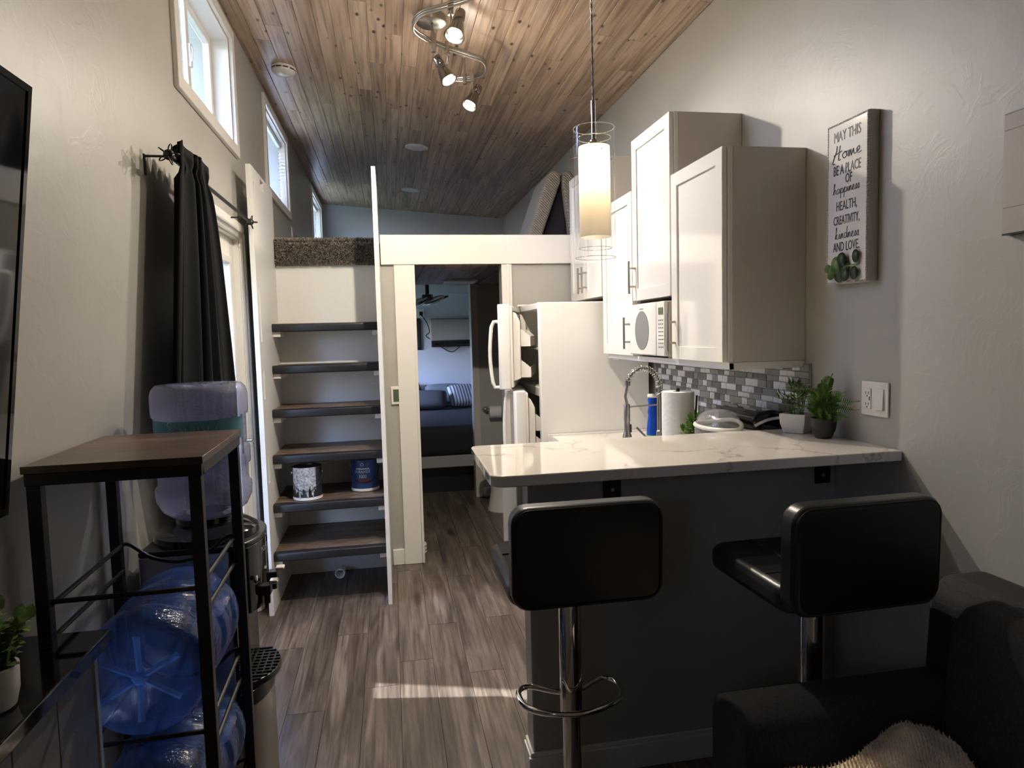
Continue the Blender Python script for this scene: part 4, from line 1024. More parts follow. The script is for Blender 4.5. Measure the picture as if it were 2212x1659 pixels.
# ================================================================ sofa and blanket
def sofa():
    t = thing('sofa', 'charcoal fabric sofa against the side wall', 'sofa', (1.12, .55, 0))
    B((.79, -.70, .08), (1.51, 1.29, .33)).build('base', 'sofa', t, bevel=.02, seg=3)
    for y0, s_ in ((1.475, -1), (-.885, 1)):
        a = MB().prism([(y0+s_*d, z) for d, z in ((.175, .055), (0, .055), (0, .585), (.015, .62), (.05, .638), (.115, .638), (.16, .612), (.175, .56))], .735, 1.40, 'x'); a.build('arm', 'sofa', t, bevel=.018, seg=3)
    MB().prism([(1.285, .06), (1.525, .06), (1.525, .83), (1.49, .86), (1.37, .86), (1.33, .82)], -.87, 1.468, 'y').build('back_frame', 'sofa', t, bevel=.02, seg=3)
    for y0, y1 in ((-.695, .29), (.295, 1.29)):
        B((.755, y0, .335), (1.30, y1, .470)).build('seat_cushion', 'sofa', t, bevel=.035, seg=4)
        MB().prism([(1.18, .475), (1.30, .475), (1.365, .83), (1.335, .878), (1.245, .868), (1.21, .82)], y0+.01, y1-.01, 'y').build('back_cushion', 'sofa', t, bevel=.03, seg=4)
    for x in (.84, 1.45):
        for y in (-.8, 1.38): MB().cyl((x, y, 0), (x, y, .085), .02, 12).build('leg', 'black', t)
sofa()
def blanket():
    t = thing('throw_blanket', 'cream faux fur blanket crumpled on the sofa seat', 'blanket', (.96, .9, .475))
    from mathutils import noise
    nx, ny = 46, 60; z_e = .4725; x0, x1, y0, y1 = .765, 1.175, .35, 1.288
    def hz(x, y):
        pk = .050*math.exp(-(((x-1.11)/.11)**2+((y-1.24)/.14)**2)) + .088*math.exp(-(((x-.98)/.40)**2+((y-1.15)/.34)**2))
        return .487+pk+.018*noise.noise(Vector((x*7, y*7, 0)))+.010*noise.noise(Vector((x*19, y*19, 3)))
    def edge(y): return 0
    vs = []
    for j in range(ny+1):
        y = y0+(y1-y0)*j/ny
        for i in range(nx+1):
            x = x0+(x1-x0)*i/nx; d = min(i, nx-i, j, ny-j)
            z = hz(x, y) if d > 1 else (z_e if d == 0 else z_e*.4+hz(x, y)*.6)
            vs.append((x+.012*noise.noise(Vector((y*6, 0, 1))), y+.02*noise.noise(Vector((x*6, 5, 1)))-.05*max(0, (1.10-x))*(j/ny), z))
    m = MB().add(vs, [(j*(nx+1)+i, j*(nx+1)+i+1, (j+1)*(nx+1)+i+1, (j+1)*(nx+1)+i) for j in range(ny) for i in range(nx)])
    m.build('cloth', 'blanket', t, smooth='all')
    rnd = random.Random(8); f = MB()
    for k in range(22000):
        j = int(ny*(1-rnd.random()**1.5)); i = int(rnd.random()*nx); j = min(j, ny-1)
        p = Vector(vs[j*(nx+1)+i]).lerp(Vector(vs[(j+1)*(nx+1)+i+1]), rnd.random())
        c = Vector((.6*noise.noise(p*22), .6*noise.noise(p*22+Vector((9, 0, 0))), 1)); n = (c+Vector((rnd.uniform(-.4, .4), rnd.uniform(-.4, .4), 0))).normalized()
        s = Vector((rnd.uniform(-1, 1), rnd.uniform(-1, 1), 0)).normalized()*.0016; L = rnd.uniform(.005, .011)
        f.add([p-s, p+s, p+n*L], [(0, 1, 2)])
    f.build('fur', 'blanket', t)['kind'] = 'stuff'
blanket()

# ================================================================ wall sign with lettering
GL = dict(
 h=(1.0, [[(0, .1), (.35, 1.4), (.5, 2.05), (.36, 2.2), (.25, 1.5), (.2, 0)], [(.2, .3), (.5, .95), (.75, .8), (.75, .2), (1.0, .1)]]),
 a=(1.0, [[(.75, .8), (.4, 1), (.1, .5), (.3, 0), (.65, .3), (.8, .95), (.75, .2), (1.0, .1)]]),
 p=(1.0, [[(0, .15), (.25, 1), (.2, 0), (.1, -.95)], [(.2, .4), (.5, 1), (.85, .6), (.55, .05), (.25, .2)], [(.55, .05), (1.0, .12)]]),
 i=(.5, [[(0, .1), (.25, .95), (.22, .15), (.5, .1)], [(.33, 1.45), (.37, 1.55)]]),
 n=(.9, [[(0, .1), (.2, .95), (.18, 0), (.45, .9), (.65, .8), (.65, .15), (.9, .1)]]),
 e=(.75, [[(0, .1), (.5, .6), (.45, 1), (.15, .7), (.2, .1), (.5, 0), (.75, .12)]]),
 s=(.65, [[(0, .1), (.42, 1), (.52, .4), (.25, 0), (.65, .12)]]),
 k=(.9, [[(0, .1), (.4, 1.9), (.3, 2.1), (.2, 0)], [(.2, .4), (.6, .95), (.25, .5), (.7, 0), (.9, .1)]]),
 d=(1.0, [[(.7, .8), (.35, 1), (.1, .4), (.35, 0), (.7, .5), (.92, 2.1), (.75, .2), (1, .1)]]),
 o=(.85, [[(.5, 1), (.1, .6), (.3, 0), (.7, .3), (.6, .9), (.45, .85), (.85, .9)]]),
 m=(1.15, [[(0, .1), (.2, .95), (.15, 0), (.45, .95), (.5, 0), (.8, .95), (.87, .15), (1.15, .1)]]),
 H=(1.3, [[(.25, -.45), (-.05, -.35), (.1, .4), (.45, 1.3), (.6, 2.3)], [(1.05, 2.2), (.88, 1.0), (.8, 0), (1.1, .0)], [(.1, .9), (1.3, 1.25)]]))
def script(name, word, cx, zb, size, width, xpl, parent, mat='ink', rad=.0011):
    tot = sum(GL[c][0] for c in word); k = width/tot; m = MB(); u = 0
    for c in word:
        for st in GL[c][1]:
            pts = catmull([(xpl, cx+width/2-(u+x)*k, zb+z*size) for x, z in st], 5); m.tube(pts, rad, 5)
        u += GL[c][0]
    return m.build(name, mat, parent)
def sign():
    y0, y1, z0, z1, xf = 1.924, 2.128, 1.638, 2.172, 1.500
    t = thing('wall_sign', 'tall white lettered wall sign with beaded edge and green sprig', 'sign', (XR, (y0+y1)/2, z0))
    B((xf+.004, y0, z0), (XR-.001, y1, z1)).build('box', 'signside', t, bevel=.002)
    B((xf+.001, y0+.008, z0+.008), (xf+.006, y1-.008, z1-.008)).build('face', 'signface', t)
    m = MB(); pts = []
    n1 = 24; n2 = 62
    for k in range(n1+1): pts += [(y0+.005+(y1-y0-.01)*k/n1, z0+.005), (y0+.005+(y1-y0-.01)*k/n1, z1-.005)]
    for k in range(n2+1): pts += [(y0+.005, z0+.005+(z1-z0-.01)*k/n2), (y1-.005, z0+.005+(z1-z0-.01)*k/n2)]
    for y, z in pts: m.lathe([(.0, -.0045), (.003, -.0035), (.0045, 0), (.003, .0035), (.0, .0045)], 7, (xf+.003, y, z), 'x', cap=False)
    o = m.build('beaded_edge', 'signside', t, smooth='all'); o['kind'] = 'stuff'
    yc = (y0+y1)/2
    for txt, zz, sz, sx, dy in (('MAY THIS', 2.124, .048, .64, 0), ('BE A PLACE', 2.014, .046, .57, 0), ('OF', 1.980, .044, .6, -.01), ('HEALTH,', 1.895, .044, .6, 0), ('CREATIVITY,', 1.848, .042, .55, 0), ('AND LOVE.', 1.760, .044, .58, 0)):
        text('lettering', txt, sz, 'ink', t, (xf+.0005, yc+dy, zz), (0, -1, 0), (0, 0, 1), sx)
    script('script_lettering', 'Home', yc, 2.050, .0205, .138, xf+.0005, t, rad=.0016)
    script('script_lettering', 'happiness', yc+.002, 1.938, .0165, .130, xf+.0005, t)
    script('script_lettering', 'kindness', yc-.004, 1.788, .0175, .118, xf+.0005, t)
    rnd = random.Random(2)
    sp = thing('leaf_sprig', 'artificial eucalyptus sprig fixed to the foot of the lettered sign', 'sprig', (xf-.004, yc, 1.69))
    MB().tube([(xf-.004, 1.955, 1.697), (xf-.006, 2.03, 1.692), (xf-.010, 2.09, 1.682)], .0022, 6).build('stem', 'dusty', sp)
    for k, (y, z, r, ti, mt_) in enumerate(((1.968, 1.722, .020, 0, 'eucal'), (1.972, 1.668, .021, .1, 'eucal'), (2.03, 1.715, .024, .35, 'eucal'), (2.055, 1.70, .027, .3, 'leaf'), (2.02, 1.69, .024, .4, 'eucal'), (2.045, 1.668, .024, .5, 'eucal'), (2.075, 1.682, .022, .4, 'leaf'), (2.098, 1.692, .014, .5, 'leaf'), (2.092, 1.668, .013, .6, 'leaf'), (2.015, 1.665, .019, .2, 'eucal'))):
        pts = [(y+r*.85*math.cos(a), z+r*1.08*math.sin(a)) for a in [2*PI*j/14 for j in range(14)]]
        l = MB(); x = xf-.004-.0022*(k % 4)
        l.add([(x-.004-ti*.010*((p[0]-y)/r), p[0], p[1]) for p in pts]+[(x-.0075, y, z)], [(j, (j+1) % 14, 14) for j in range(14)])
        o = l.build('leaf', mt_, sp, smooth='all'); so_ = o.modifiers.new('solid', 'SOLIDIFY'); so_.thickness = .0008
sign()
t = thing('canvas_print', 'pale canvas picture with a black edge on the side wall', 'picture', (XR, 1.1, 1.70))
B((XR-.022, .72, 1.712), (XR-.001, 1.462, 2.008)).build('frame', 'blackmetal', t)
for z0, z1 in ((1.716, 1.778), (1.779, 1.966), (1.967, 2.005)): B((XR-.0235, .724, z0), (XR-.0205, 1.4615, z1)).build('canvas_strip', 'print', t)
B((XR-.0245, 1.37, 1.93), (XR-.0237, 1.40, 1.99)).build('printed_patch', M('ochre_print', (.35, .22, .10), .6), t)

# ================================================================ television
def tv():
    t = thing('television', 'flat black television tilted forward on the wall', 'television', (XL, .77, 1.17))
    W, H2 = 1.22, .80
    def loc(o): o.location = (.055, 0, 0); o.rotation_euler = (0, math.radians(7.0), 0)
    b = MB().box((-.035, -.61, .02), (0, .61, .80)).build('case', 'black', t, world=False, bevel=.004); loc(b)
    B((.0, -.598, .034), (.0015, .598, .788)).build('screen', 'screen', b, world=False)
    f = MB().holed((-.61, .61), (.02, .80), (0, .004), [(-.598, .598, .034, .788)], 'x').build('bezel', 'blackgloss', b, world=False)
    B((.0, -.15, .30), (.055, .15, .50)).build('wall_mount', 'blackmetal', t, world=False)
tv()
# ================================================================ stone topped ledge
t = thing('stone_ledge', 'black granite topped ledge faced with streaked grey stone', 'ledge', (-.68, .85, 0))
B((XL+.001, .10, .875), (-.597, 1.505, .905)).build('granite_top', 'granite', t, bevel=.004, seg=3)
for i in range(9):
    y = .12+i*.152
    B((XL+.02, y, .02), (-.632, y+.150, .874)).build('stone_panel', 'greystone', t, bevel=.002)
B((XL+.001, 1.49, 0), (-.629, 1.503, .874)).build('end_board', 'cabside', t); B((XL+.001, .10, 0), (-.65, 1.49, .02)).build('plinth', 'black', t)

# ================================================================ bottle rack, water bottles, cooler
RX0, RX1, RY0, RY1, RZ = XL+.016, -.408, 1.512, 1.955, 1.256
def rack():
    t = thing('bottle_rack', 'black metal water bottle rack with a dark wood top', 'rack', ((RX0+RX1)/2, (RY0+RY1)/2, 0))
    B((RX0, RY0, RZ-.016), (RX1, RY1, RZ)).build('top', 'racktop', t, bevel=.001)
    w = .026
    fr = MB().box((RX0+.004, RY0+.004, RZ-.042), (RX1-.004, RY0+.004+.02, RZ-.0165)); fr.box((RX0+.004, RY1-.024, RZ-.042), (RX1-.004, RY1-.004, RZ-.0165))
    fr.box((RX0+.004, RY0+.024, RZ-.042), (RX0+.024, RY1-.024, RZ-.0165)); fr.box((RX1-.024, RY0+.024, RZ-.042), (RX1-.004, RY1-.024, RZ-.0165)); fr.build('top_frame', 'blackmetal', t, bevel=.001)
    P = [(RX0+.006, RY0+.004), (RX1-.006-w, RY0+.004), (RX0+.006, RY1-.004-w), (RX1-.006-w, RY1-.004-w)]
    for x, y in P: B((x, y, 0), (x+w, y+w, RZ-.042)).build('leg', 'blackmetal', t, bevel=.002)
    r = .0055; xa, xb = RX0+.019, RX1-.019; ya, yb = RY0+.017, RY1-.017
    for zt in (.965, .640, .315):
        MB().cyl((xa, ya, zt), (xb, ya, zt), r, 10).build('front_rod', 'blackmetal', t, smooth=True)
        xm = (xa+xb)/2
        pts = catmull([(xa, yb, zt-.01), (xa+.03, yb, zt-.004), (xm-.07, yb, zt-.045), (xm, yb, zt-.062), (xm+.07, yb, zt-.045), (xb-.03, yb, zt-.004), (xb, yb, zt-.01)], 5)
        MB().tube(pts, r, 8).build('cradle_rod', 'blackmetal', t, smooth=True)
        for x in (xa+.012, xb-.012):
            for dz in (-.006, .095-.17): MB().cyl((x, ya, zt+dz), (x, yb, zt+dz), r, 8).build('side_rod', 'blackmetal', t, smooth=True)
    t.rotation_euler = (0, 0, .028)
rack()
JP = [(.0, .012), (.03, .012), (.055, .016), (.10, .006), (.118, .003), (.130, .016), (.135, .035), (.135, .085), (.133, .095), (.127, .10), (.126, .185), (.127, .19), (.134, .197), (.135, .205), (.135, .235), (.134, .245), (.127, .252), (.126, .29), (.127, .30), (.134, .307), (.135, .32), (.133, .345), (.118, .375), (.085, .40), (.05, .413), (.031, .42), (.029, .455), (.031, .457), (.031, .47), (.0, .47)]
def jug(name, loc, axis, mat, label, sub_label=True):
    t = thing(name, label, 'water bottle', loc)
    W = dict(world=False)
    def orient(o):
        if axis == 'y': o.rotation_euler = (-PI/2, 0, 0)
        elif axis == 'down': o.rotation_euler = (PI, 0, .4)
        return o
    b = MB().lathe(JP, 44, cap=False).build('bottle', mat, t, smooth='all', **W); orient(b)
    star = MB()
    for k in range(6):
        a = PI/6+k*PI/3
        star.add([(.012*math.cos(a)-.006*math.sin(a), .012*math.sin(a)+.006*math.cos(a), .0105), (.012*math.cos(a)+.006*math.sin(a), .012*math.sin(a)-.006*math.cos(a), .0105),
                  (.095*math.cos(a)+.0075*math.sin(a), .095*math.sin(a)-.0075*math.cos(a), .0045), (.095*math.cos(a)-.0075*math.sin(a), .095*math.sin(a)+.0075*math.cos(a), .0045),
                  (.015*math.cos(a), .015*math.sin(a), .006), (.09*math.cos(a), .09*math.sin(a), .001)], [(0, 4, 5, 3), (1, 2, 5, 4), (2, 3, 5), (0, 1, 4)])
    star.lathe([(.0, .004), (.010, .005), (.018, .010)], 16, cap=False)
    star.build('base_ribs', 'jugrib' if axis == 'y' else mat, b, **W)
    return t, b
for z, lab in ((.640+.0055, 'blue water bottle lying on the middle tier of the rack'), (.315+.0055, 'blue water bottle lying on the lowest tier of the rack')):
    t, b = jug('water_bottle', (-.556, 1.512, z+.136), 'y', 'jug', lab); t['group'] = 'blue bottles on the rack'
    MB().tube([(.10, -.055, .33), (.112, -.05, .30), (.112, -.05, .22), (.10, -.055, .19)], .011, 10).build('grip', 'jugpale', b, world=False, smooth=True)
CX, CY = -.567, 2.15
def cooler():
    t = thing('water_cooler', 'stainless and black water cooler standing beside the entry door', 'water cooler', (CX, CY, 0))
    x0, x1, y0, y1 = -.715, -.415, 2.0, 2.30
    poly = [(x0, y0), (x1-.06, y0)] + [(x1-.06+.075*math.cos(a), CY+.15*math.sin(a)) for a in [-PI/2+k*PI/14 for k in range(1, 14)]] + [(x1-.06, y1), (x0, y1)]
    MB().prism(poly, .02, .43, 'z').build('lower_body', 'steel', t, bevel=.004)
    MB().prism([(x0, y0), (x1-.06, y0), (x1-.06, y1), (x0, y1)], .43, .90, 'z').build('side_panels', 'steel', t, bevel=.004)
    MB().prism(poly, .0, .02, 'z').build('foot', 'black', t)
    fp = [(x1-.06+.075*math.cos(a), CY+.15*math.sin(a)) for a in [-PI/2+k*PI/14 for k in range(0, 15)]]
    MB().prism([(x1-.061, y0+.004)]+[(a*1., b) for a, b in fp]+[(x1-.061, y1-.004)], .70, .90, 'z').build('control_head', 'blackgloss', t, bevel=.004)
    MB().box((x1-.075, y0+.004, .43), (x1-.05, y1-.004, .70)).build('recess_panel', 'blackgloss', t)
    MB().prism([(x1-.06, y0)]+[(x1-.06+.078*math.cos(a), CY+.152*math.sin(a)) for a in [-PI/2+k*PI/14 for k in range(0, 15)]]+[(x1-.06, y1)], .425, .47, 'z').build('tray_front', 'black', t, bevel=.004)
    tr = MB().prism([(x1-.052+.092*math.cos(a), CY+.125*math.sin(a)) for a in [-PI/2+k*PI/14 for k in range(0, 15)]], .470, .492, 'z').build('drip_tray', 'black', t, bevel=.004)
    g = MB()
    for k in range(-5, 6):
        hw = .118*math.sqrt(max(0, 1-(0.0)))-.01; yy = CY+k*.0205; L = .088*math.sqrt(max(.02, 1-((k*.0205)/.125)**2))
        g.box((x1-.048, yy-.0035, .492), (x1-.052+L, yy+.0035, .497))
    for k in range(4): g.box((x1-.045+k*.02, CY-.095+.012*k, .4925), (x1-.040+k*.02, CY+.095-.012*k, .4965))
    g.build('drip_grille', 'blackmetal', tr)
    for yy in (CY-.06, CY+.06):
        s = MB().box((x1+.005, yy-.018, .735), (x1+.035, yy+.018, .765)); s.cyl((x1+.022, yy, .735), (x1+.022, yy, .705), .009, 12); so_ = s.build('tap', 'black', t, bevel=.003)
        B((x1+.03, yy-.016, .768), (x1+.056, yy+.016, .778)).build('tap_paddle', 'chrome' if yy < CY else 'plate', so_, bevel=.003)
    MB().lathe([(.008, 0), (.0085, .003), (.006, .0035)], 14, (x1+.002, CY-.105, .80), 'x').build('push_button', 'plate', t)
    MB().prism(poly, .90, .915, 'z').build('top_rim', 'black', t, bevel=.004)
    MB().lathe([(.148, .915), (.145, .935), (.115, .955), (.085, .962), (.085, .985), (.062, .99), (.050, .97), (.0, .965)], 36, (CX, CY, 0), cap=False).build('bottle_collar', 'blackgloss', t, smooth=True)
    o = text('cooler_lettering', 'POLAR', .026, 'pale', t, (x1+.017, CY-.02, .868), (0, 1, 0), (0, 0, 1), .9)
    for v in o.data.vertices:
        yl = v.co.y; v.co.x = x1-CX-.06+.0755*math.sqrt(max(0, 1-(yl/.15)**2))+.0006
cooler()
t, b = jug('cooler_bottle', (CX, CY, 1.3775), 'down', 'jugpale', 'pale blue upturned water bottle on top of the cooler')
def bottle_label():
    m = MB(); a0, a1, n = -2.9, -.25, 30; R = .1285
    vs = [(CX+R*math.cos(a0+(a1-a0)*k/n), CY+R*math.sin(a0+(a1-a0)*k/n), z) for k in range(n+1) for z in (1.212, 1.276)]
    m.add(vs, [(2*k, 2*k+2, 2*k+3, 2*k+1) for k in range(n)]); m.build('label_band', 'label', t)
    o = text('label_lettering', 'PRIMO', .042, 'pale', t, (CX+.015, CY-R-.001, 1.247), (-1, 0, 0), (0, 0, -1), 1.)
    for v in o.data.vertices:
        a = v.co.x/(R+.001); v.co.x, v.co.y = (R+.001)*math.sin(a), -(R+.001)*math.cos(a)
    for dx, dz, r in ((-.055, .028, .006), (-.048, .014, .0035)):
        a = dx/(R+.001); p = Vector((CX+(R+.001)*math.sin(a), CY-(R+.001)*math.cos(a), 1.240+dz))
        MB().tube([(p.x+r*math.cos(q), p.y, p.z+r*math.sin(q)) for q in [2*PI*k/12 for k in range(12)]], .001, 5, True).build('label_bubble', 'pale', t)
bottle_label()

# ================================================================ curtain on its rod
def curtain():
    xr, zr = XL+.09, 2.107
    t = thing('curtain_rod', 'thin black curtain rod with wire ball finials above the entry door', 'curtain rod', (XL, 3.05, zr))
    MB().cyl((xr, 2.415, zr), (xr, 3.68, zr), .008, 12).build('rod', 'blackmetal', t, smooth=True)
    for y in (2.44, 3.60):
        b = MB().box((XL, y-.008, zr-.055), (XL+.004, y+.008, zr+.012)); b.tube([(XL+.003, y, zr+.006), (xr-.01, y, zr+.006), (xr, y, zr-.008)], .004, 8); b.build('bracket', 'blackmetal', t, smooth=True)
    for y, s in ((2.395, -1), (3.70, 1)):
        f = MB().lathe([(.0, -.02), (.014, -.012), (.018, 0), (.014, .012), (.0, .02)], 14, (xr, y, zr), 'y', cap=False); fo = f.build('finial', 'blackmetal', t, smooth=True)
        for k in range(5):
            a = 2*PI*k/5; ax = Vector((math.cos(a), 0, math.sin(a)))
            pts = [Vector((xr, y, zr))+ax*(.020+.014*math.cos(q))+Vector((0, s, 0))*(.006+.014*math.sin(q)) for q in [2*PI*j/14 for j in range(14)]]
            MB().tube(pts, .0022, 6, True).build('wire_loop', 'blackmetal', fo, smooth='all')
    # cloth
    c = thing('curtain', 'black velvet curtain gathered at one side of the entry door', 'curtain', (xr, 2.62, .02))
    nu, nz = 110, 60; vs = []
    for j in range(nz+1):
        v = j/nz; z = 2.165-(2.165-.03)*v
        g = min(1, max(0, (2.09-z)/1.9))
        yA = 2.455-.53*min(g, .40)+.55*max(0, min(g, .58)-.40); yB = 2.785+.36*min(g, .42)**.5*1.08-.25*max(0, g-.42)
        amp = .020+.016*g
        for i in range(nu+1):
            u = i/nu; ph = u*2*PI*4.6
            dx = amp*(math.sin(ph)+.35*math.sin(2.3*ph+1+1.2*g)) 
            y = yA+(yB-yA)*(u+.018*math.sin(ph*1.7+g*2))
            if z > 2.118: dx *= 1.1; z2 = z+.012*math.sin(ph*1.3)
            elif z > 2.085: dx = dx*.35+.011*(1 if math.sin(ph) > 0 else 1); z2 = z
            else: z2 = z
            vs.append((xr+dx+.004, y, z2))
    m = MB().add(vs, [(j*(nu+1)+i, j*(nu+1)+i+1, (j+1)*(nu+1)+i+1, (j+1)*(nu+1)+i) for j in range(nz) for i in range(nu)])
    o = m.build('cloth', 'velvet', c, smooth='all'); s = o.modifiers.new('solid', 'SOLIDIFY'); s.thickness = .003
curtain()

# ================================================================ hall, bath and bedroom
def bedroom():
    t = thing('bed', 'bed with dark bedding on a pale base in the far bedroom', 'bed', (.3, 7.1, 0))
    B((-.60, 6.22, .27), (.95, 8.08, .38)).build('base', 'mattress', t, bevel=.01); B((-.55, 6.40, 0), (.90, 8.05, .27)).build('plinth', 'black', t)
    B((-.62, 6.205, .375), (.97, 8.09, .66)).build('cover', 'bedding', t, bevel=.06, seg=4)
    def pil(name, label, x, y, z, rz, mat, w=.30, h=.19, th=.07, tilt=-.9):
        n = 14; vs = []; fs = []
        for s in (1, -1):
            for j in range(n+1):
                for i in range(n+1):
                    u, v = i/n*2-1, j/n*2-1; k = (1-u**4)**.5*(1-v**4)**.5
                    vs.append((u*w*(1-.06*v*v), v*h*(1-.06*u*u), s*th*k))
        o0 = (n+1)**2
        for s in (0, 1):
            for j in range(n):
                for i in range(n): fs.append(tuple(s*o0+q for q in (j*(n+1)+i, j*(n+1)+i+1, (j+1)*(n+1)+i+1, (j+1)*(n+1)+i)))
        o = MB().add(vs, fs).build(name, mat, world=False, smooth='all'); o.location = (x, y, z); o.rotation_euler = (math.radians(52), 0, rz)
        tag(o, label, 'pillow')
    pil('pillow', 'blue and white striped pillow on the dark bed', .85, 7.80, .80, .25, 'stripe', .21, .15, .06)
    pil('pillow', 'charcoal pillow on the dark bed beside the striped one', .40, 7.66, .775, -.1, 'pillow', .22, .12, .07)
    pil('pillow', 'plain grey pillow leaning behind the striped one', .62, 7.95, .81, .0, 'greypillow', .24, .14, .06)
    pil('pillow', 'dark pillow half hidden by the hall door casing', .13, 7.93, .83, .1, 'pillow', .22, .16, .07)
    h = thing('wall_heater', 'white wall heater unit with a black lower grille in the bedroom', 'heater', (.72, 8.1, 1.36))
    MB().prism([(8.10, 1.44), (7.97, 1.44), (7.955, 1.47), (7.955, 1.62), (7.985, 1.685), (8.03, 1.70), (8.10, 1.70)], .478, .968, 'x').build('case', 'mattress', h, bevel=.012, seg=3)
    B((.490, 7.985, 1.365), (.960, 8.10, 1.438)).build('grille', 'black', h); B((.53, 7.98, 1.39), (.93, 7.986, 1.41)).build('louvre', 'blackgloss', h)
    MB().tube(catmull([(.60, 8.08, 1.37), (.68, 8.06, 1.315), (.75, 8.06, 1.305), (.84, 8.08, 1.37)], 6), .006, 6).build('cable_loop', 'black', h, smooth=True)
    o = thing('wall_outlet', 'bedroom outlet with black plug above the heater', 'outlet', (.36, 8.1, 1.74))
    B((.33, 8.092, 1.715), (.42, 8.0995, 1.815)).build('plate', 'plate', o); B((.36, 8.05, 1.74), (.40, 8.092, 1.785)).build('plug', 'black', o, bevel=.004)
    MB().tube(catmull([(.38, 8.055, 1.75), (.44, 8.06, 1.66), (.47, 8.05, 1.55), (.43, 8.06, 1.50), (.48, 8.05, 1.46)], 6), .006, 6).build('cord', 'black', o, smooth=True)
    p = thing('wall_picture', 'dark framed picture beside the heater', 'picture', (.30, 8.1, 1.33)); B((.10, 8.075, 1.335), (.372, 8.099, 1.705)).build('frame', 'black', p, bevel=.004)
    B((.13, 8.0735, 1.365), (.345, 8.076, 1.675)).build('print', M('dark_print', (.05, .045, .05), .4, var=(9, .8)), p)
    f = thing('ceiling_fan', 'black looped wire ceiling fan light in the bedroom', 'ceiling fan', (.40, 7.0, 2.085))
    MB().lathe([(.07, .0), (.07, -.03), (.02, -.04), (.02, -.16), (.055, -.165), (.055, -.215), (.0, -.225)], 24, (.40, 7.0, 2.084), cap=False).build('motor', 'black', f, smooth=True)
    for k in range(6):
        a = 2*PI*k/6+.2; c = Vector((.40+.10*math.cos(a), 7.0+.10*math.sin(a), 1.86))
        pts = [c+Vector((.115*math.cos(q)*math.cos(a)-.07*math.sin(q)*math.sin(a), .115*math.cos(q)*math.sin(a)+.07*math.sin(q)*math.cos(a), .045*math.cos(q+k))) for q in [2*PI*j/24 for j in range(24)]]
        MB().tube(pts, .0095, 8, True).build('loop_arm', 'nickel' if k % 2 else 'black', f, smooth='all')
    v = thing('ceiling_vent', 'pale square vent on the hall ceiling', 'vent', (.60, 5.72, 1.956))
    MB().holed((.46, .74), (5.56, 5.86), (1.938, 1.9555), [(.485, .715, 5.585, 5.835)], 'z').build('frame', 'plate', v, bevel=.004); B((.485, 5.585, 1.942), (.715, 5.835, 1.948)).build('cover', 'recess', v)
    q = thing('toilet_paper_holder', 'toilet paper roll on a round holder in the hall bathroom', 'toilet paper', (.90, 6.12, .79))
    MB().lathe([(.030, 0), (.028, -.01), (.012, -.012), (.010, -.06)], 18, (.845, 6.119, .81), 'y').build('mount', 'nickel', q, smooth=True)
    MB().cyl((.845, 6.06, .81), (.99, 6.06, .80), .008, 10).build('bar', 'nickel', q); MB().lathe([(.02, 0), (.055, 0), (.055, .105), (.02, .105), (.02, 0)], 26, (.873, 6.06, .79), 'x', cap=False).build('roll', 'paper', q, smooth=True)
    w = thing('toilet', 'white toilet beyond the refrigerator', 'toilet', (1.0, 5.62, 0))
    MB().lathe([(.135, 0), (.135, .012), (.125, .03), (.105, .16), (.10, .27), (.12, .34), (.165, .385)], 28, (.91, 5.63, 0)).build('pedestal', 'potwhite', w, smooth=True)
    MB().prism([(.93+.24*math.cos(a), 5.63+.185*math.sin(a)) for a in [2*PI*k/32 for k in range(32)]], .385, .425, 'z').build('seat', 'white', w, bevel=.008)
    B((1.10, 5.43, .40), (1.30, 5.83, .76)).build('tank', 'white', w, bevel=.02, seg=3); B((1.09, 5.42, .76), (1.31, 5.84, .785)).build('tank_lid', 'white', w, bevel=.008); B((1.0, 5.54, 0), (1.26, 5.72, .40)).build('rear_pedestal', 'white', w, bevel=.02)
    c = thing('door_stop_knobs', 'white ribbed hooks low on the hall side of the doorway', 'hook', (.19, 5.9, .0)) if False else None
bedroom()
sp = thing('switch_plate', 'small white switch plate on the loft wall below the blind', 'switch', (XL, 5.96, 2.32))
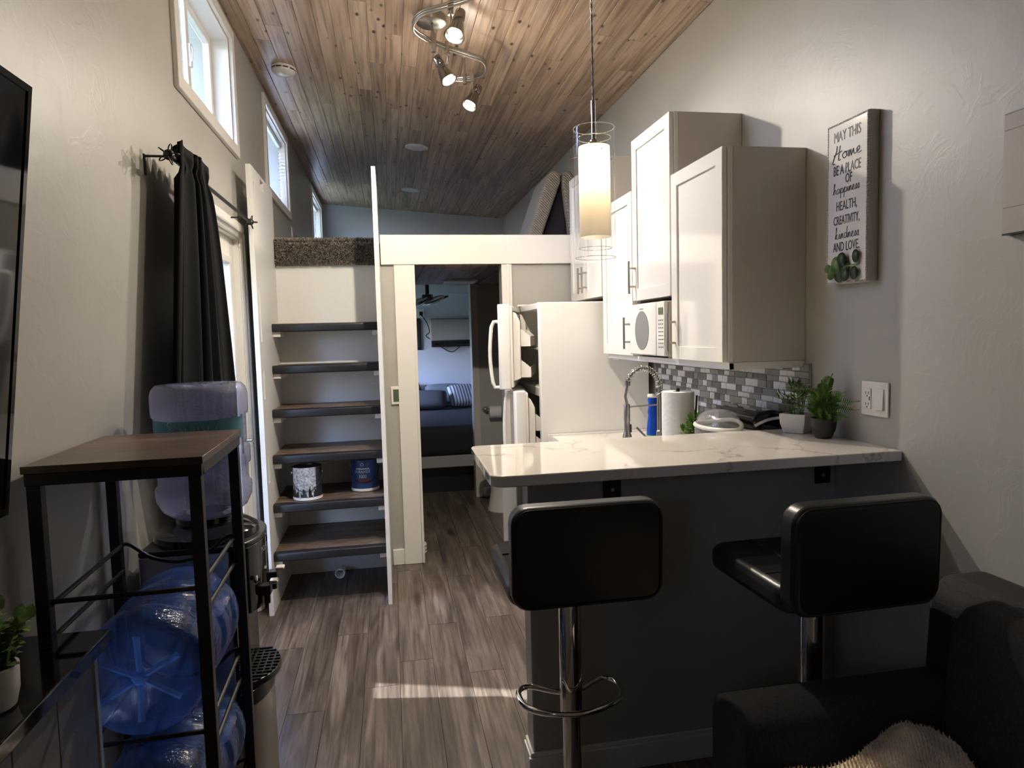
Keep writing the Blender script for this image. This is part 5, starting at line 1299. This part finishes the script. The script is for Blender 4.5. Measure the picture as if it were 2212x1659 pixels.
B((XL+.0005, 5.925, 2.32), (XL+.006, 5.995, 2.435)).build('wall_plate', 'plate', sp, bevel=.002); B((XL+.006, 5.952, 2.36), (XL+.009, 5.968, 2.395)).build('toggle', 'plate', sp)
def hose():
    t = thing('white_hose_coil', 'small white coiled hose just behind the hall door casing', 'hose', (.17, 4.60, 0))
    for k, z in enumerate((.012, .036, .06)):
        MB().tube([(.105+.085*math.cos(a), 4.62+.075*math.sin(a), z) for a in [2*PI*j/26 for j in range(26)]], .012, 8, True).build('coil_turn', 'plate', t, smooth='all')
hose()
# added board screen outside the entry door; its gap narrows the sunlight to a strip
ps = thing('sun_slit_screen', 'added white board screen outside the entry door, its gap shaping the sun strip', 'screen', (-1.6, 3.3, -.6))
for k in range(8):
    y = 1.75+k*.18
    if y < 3.30: B((-1.62, y, -.6), (-1.59, y+.178, 2.9)).build('board', 'eave', ps)
for k in range(9): B((-1.62, 3.395+k*.18, -.6), (-1.59, 3.395+k*.18+.178, 2.9)).build('board', 'eave', ps)
B((-1.66, 1.75, 1.0), (-1.62, 5.0, 1.1)).build('rail', 'eave', ps); B((-1.62, 3.19, -.6), (-1.59, 3.395, 1.72)).build('short_board', 'eave', ps)
# tree outside the windows
def tree(x, y, h, seed, label):
    rnd = random.Random(seed); t = thing('garden_tree', label, 'tree', (x, y, -.6))
    MB().tube([(x, y, -.6), (x+.1, y, h*.4), (x, y+.1, h*.8)], [.16, .12, .05], 10).build('trunk', 'bark', t, smooth=True)
    m = MB()
    for k in range(2600):
        a, b = rnd.uniform(0, 2*PI), rnd.uniform(-1, 1); r = 1.9*rnd.random()**.4
        p = Vector((x+r*math.cos(a)*math.sqrt(1-b*b), y+r*math.sin(a)*math.sqrt(1-b*b), h+r*b*.8))
        leaf(m, p, Vector((rnd.uniform(-1, 1), rnd.uniform(-1, 1), rnd.uniform(-1, 1))), Vector((0, 0, 1)), .22, .12)
    m.build('leaves', 'leaf', t)['kind'] = 'stuff'
tree(-6.5, 11.0, 5.2, 3, 'leafy garden tree outside the high window by the smoke detector')
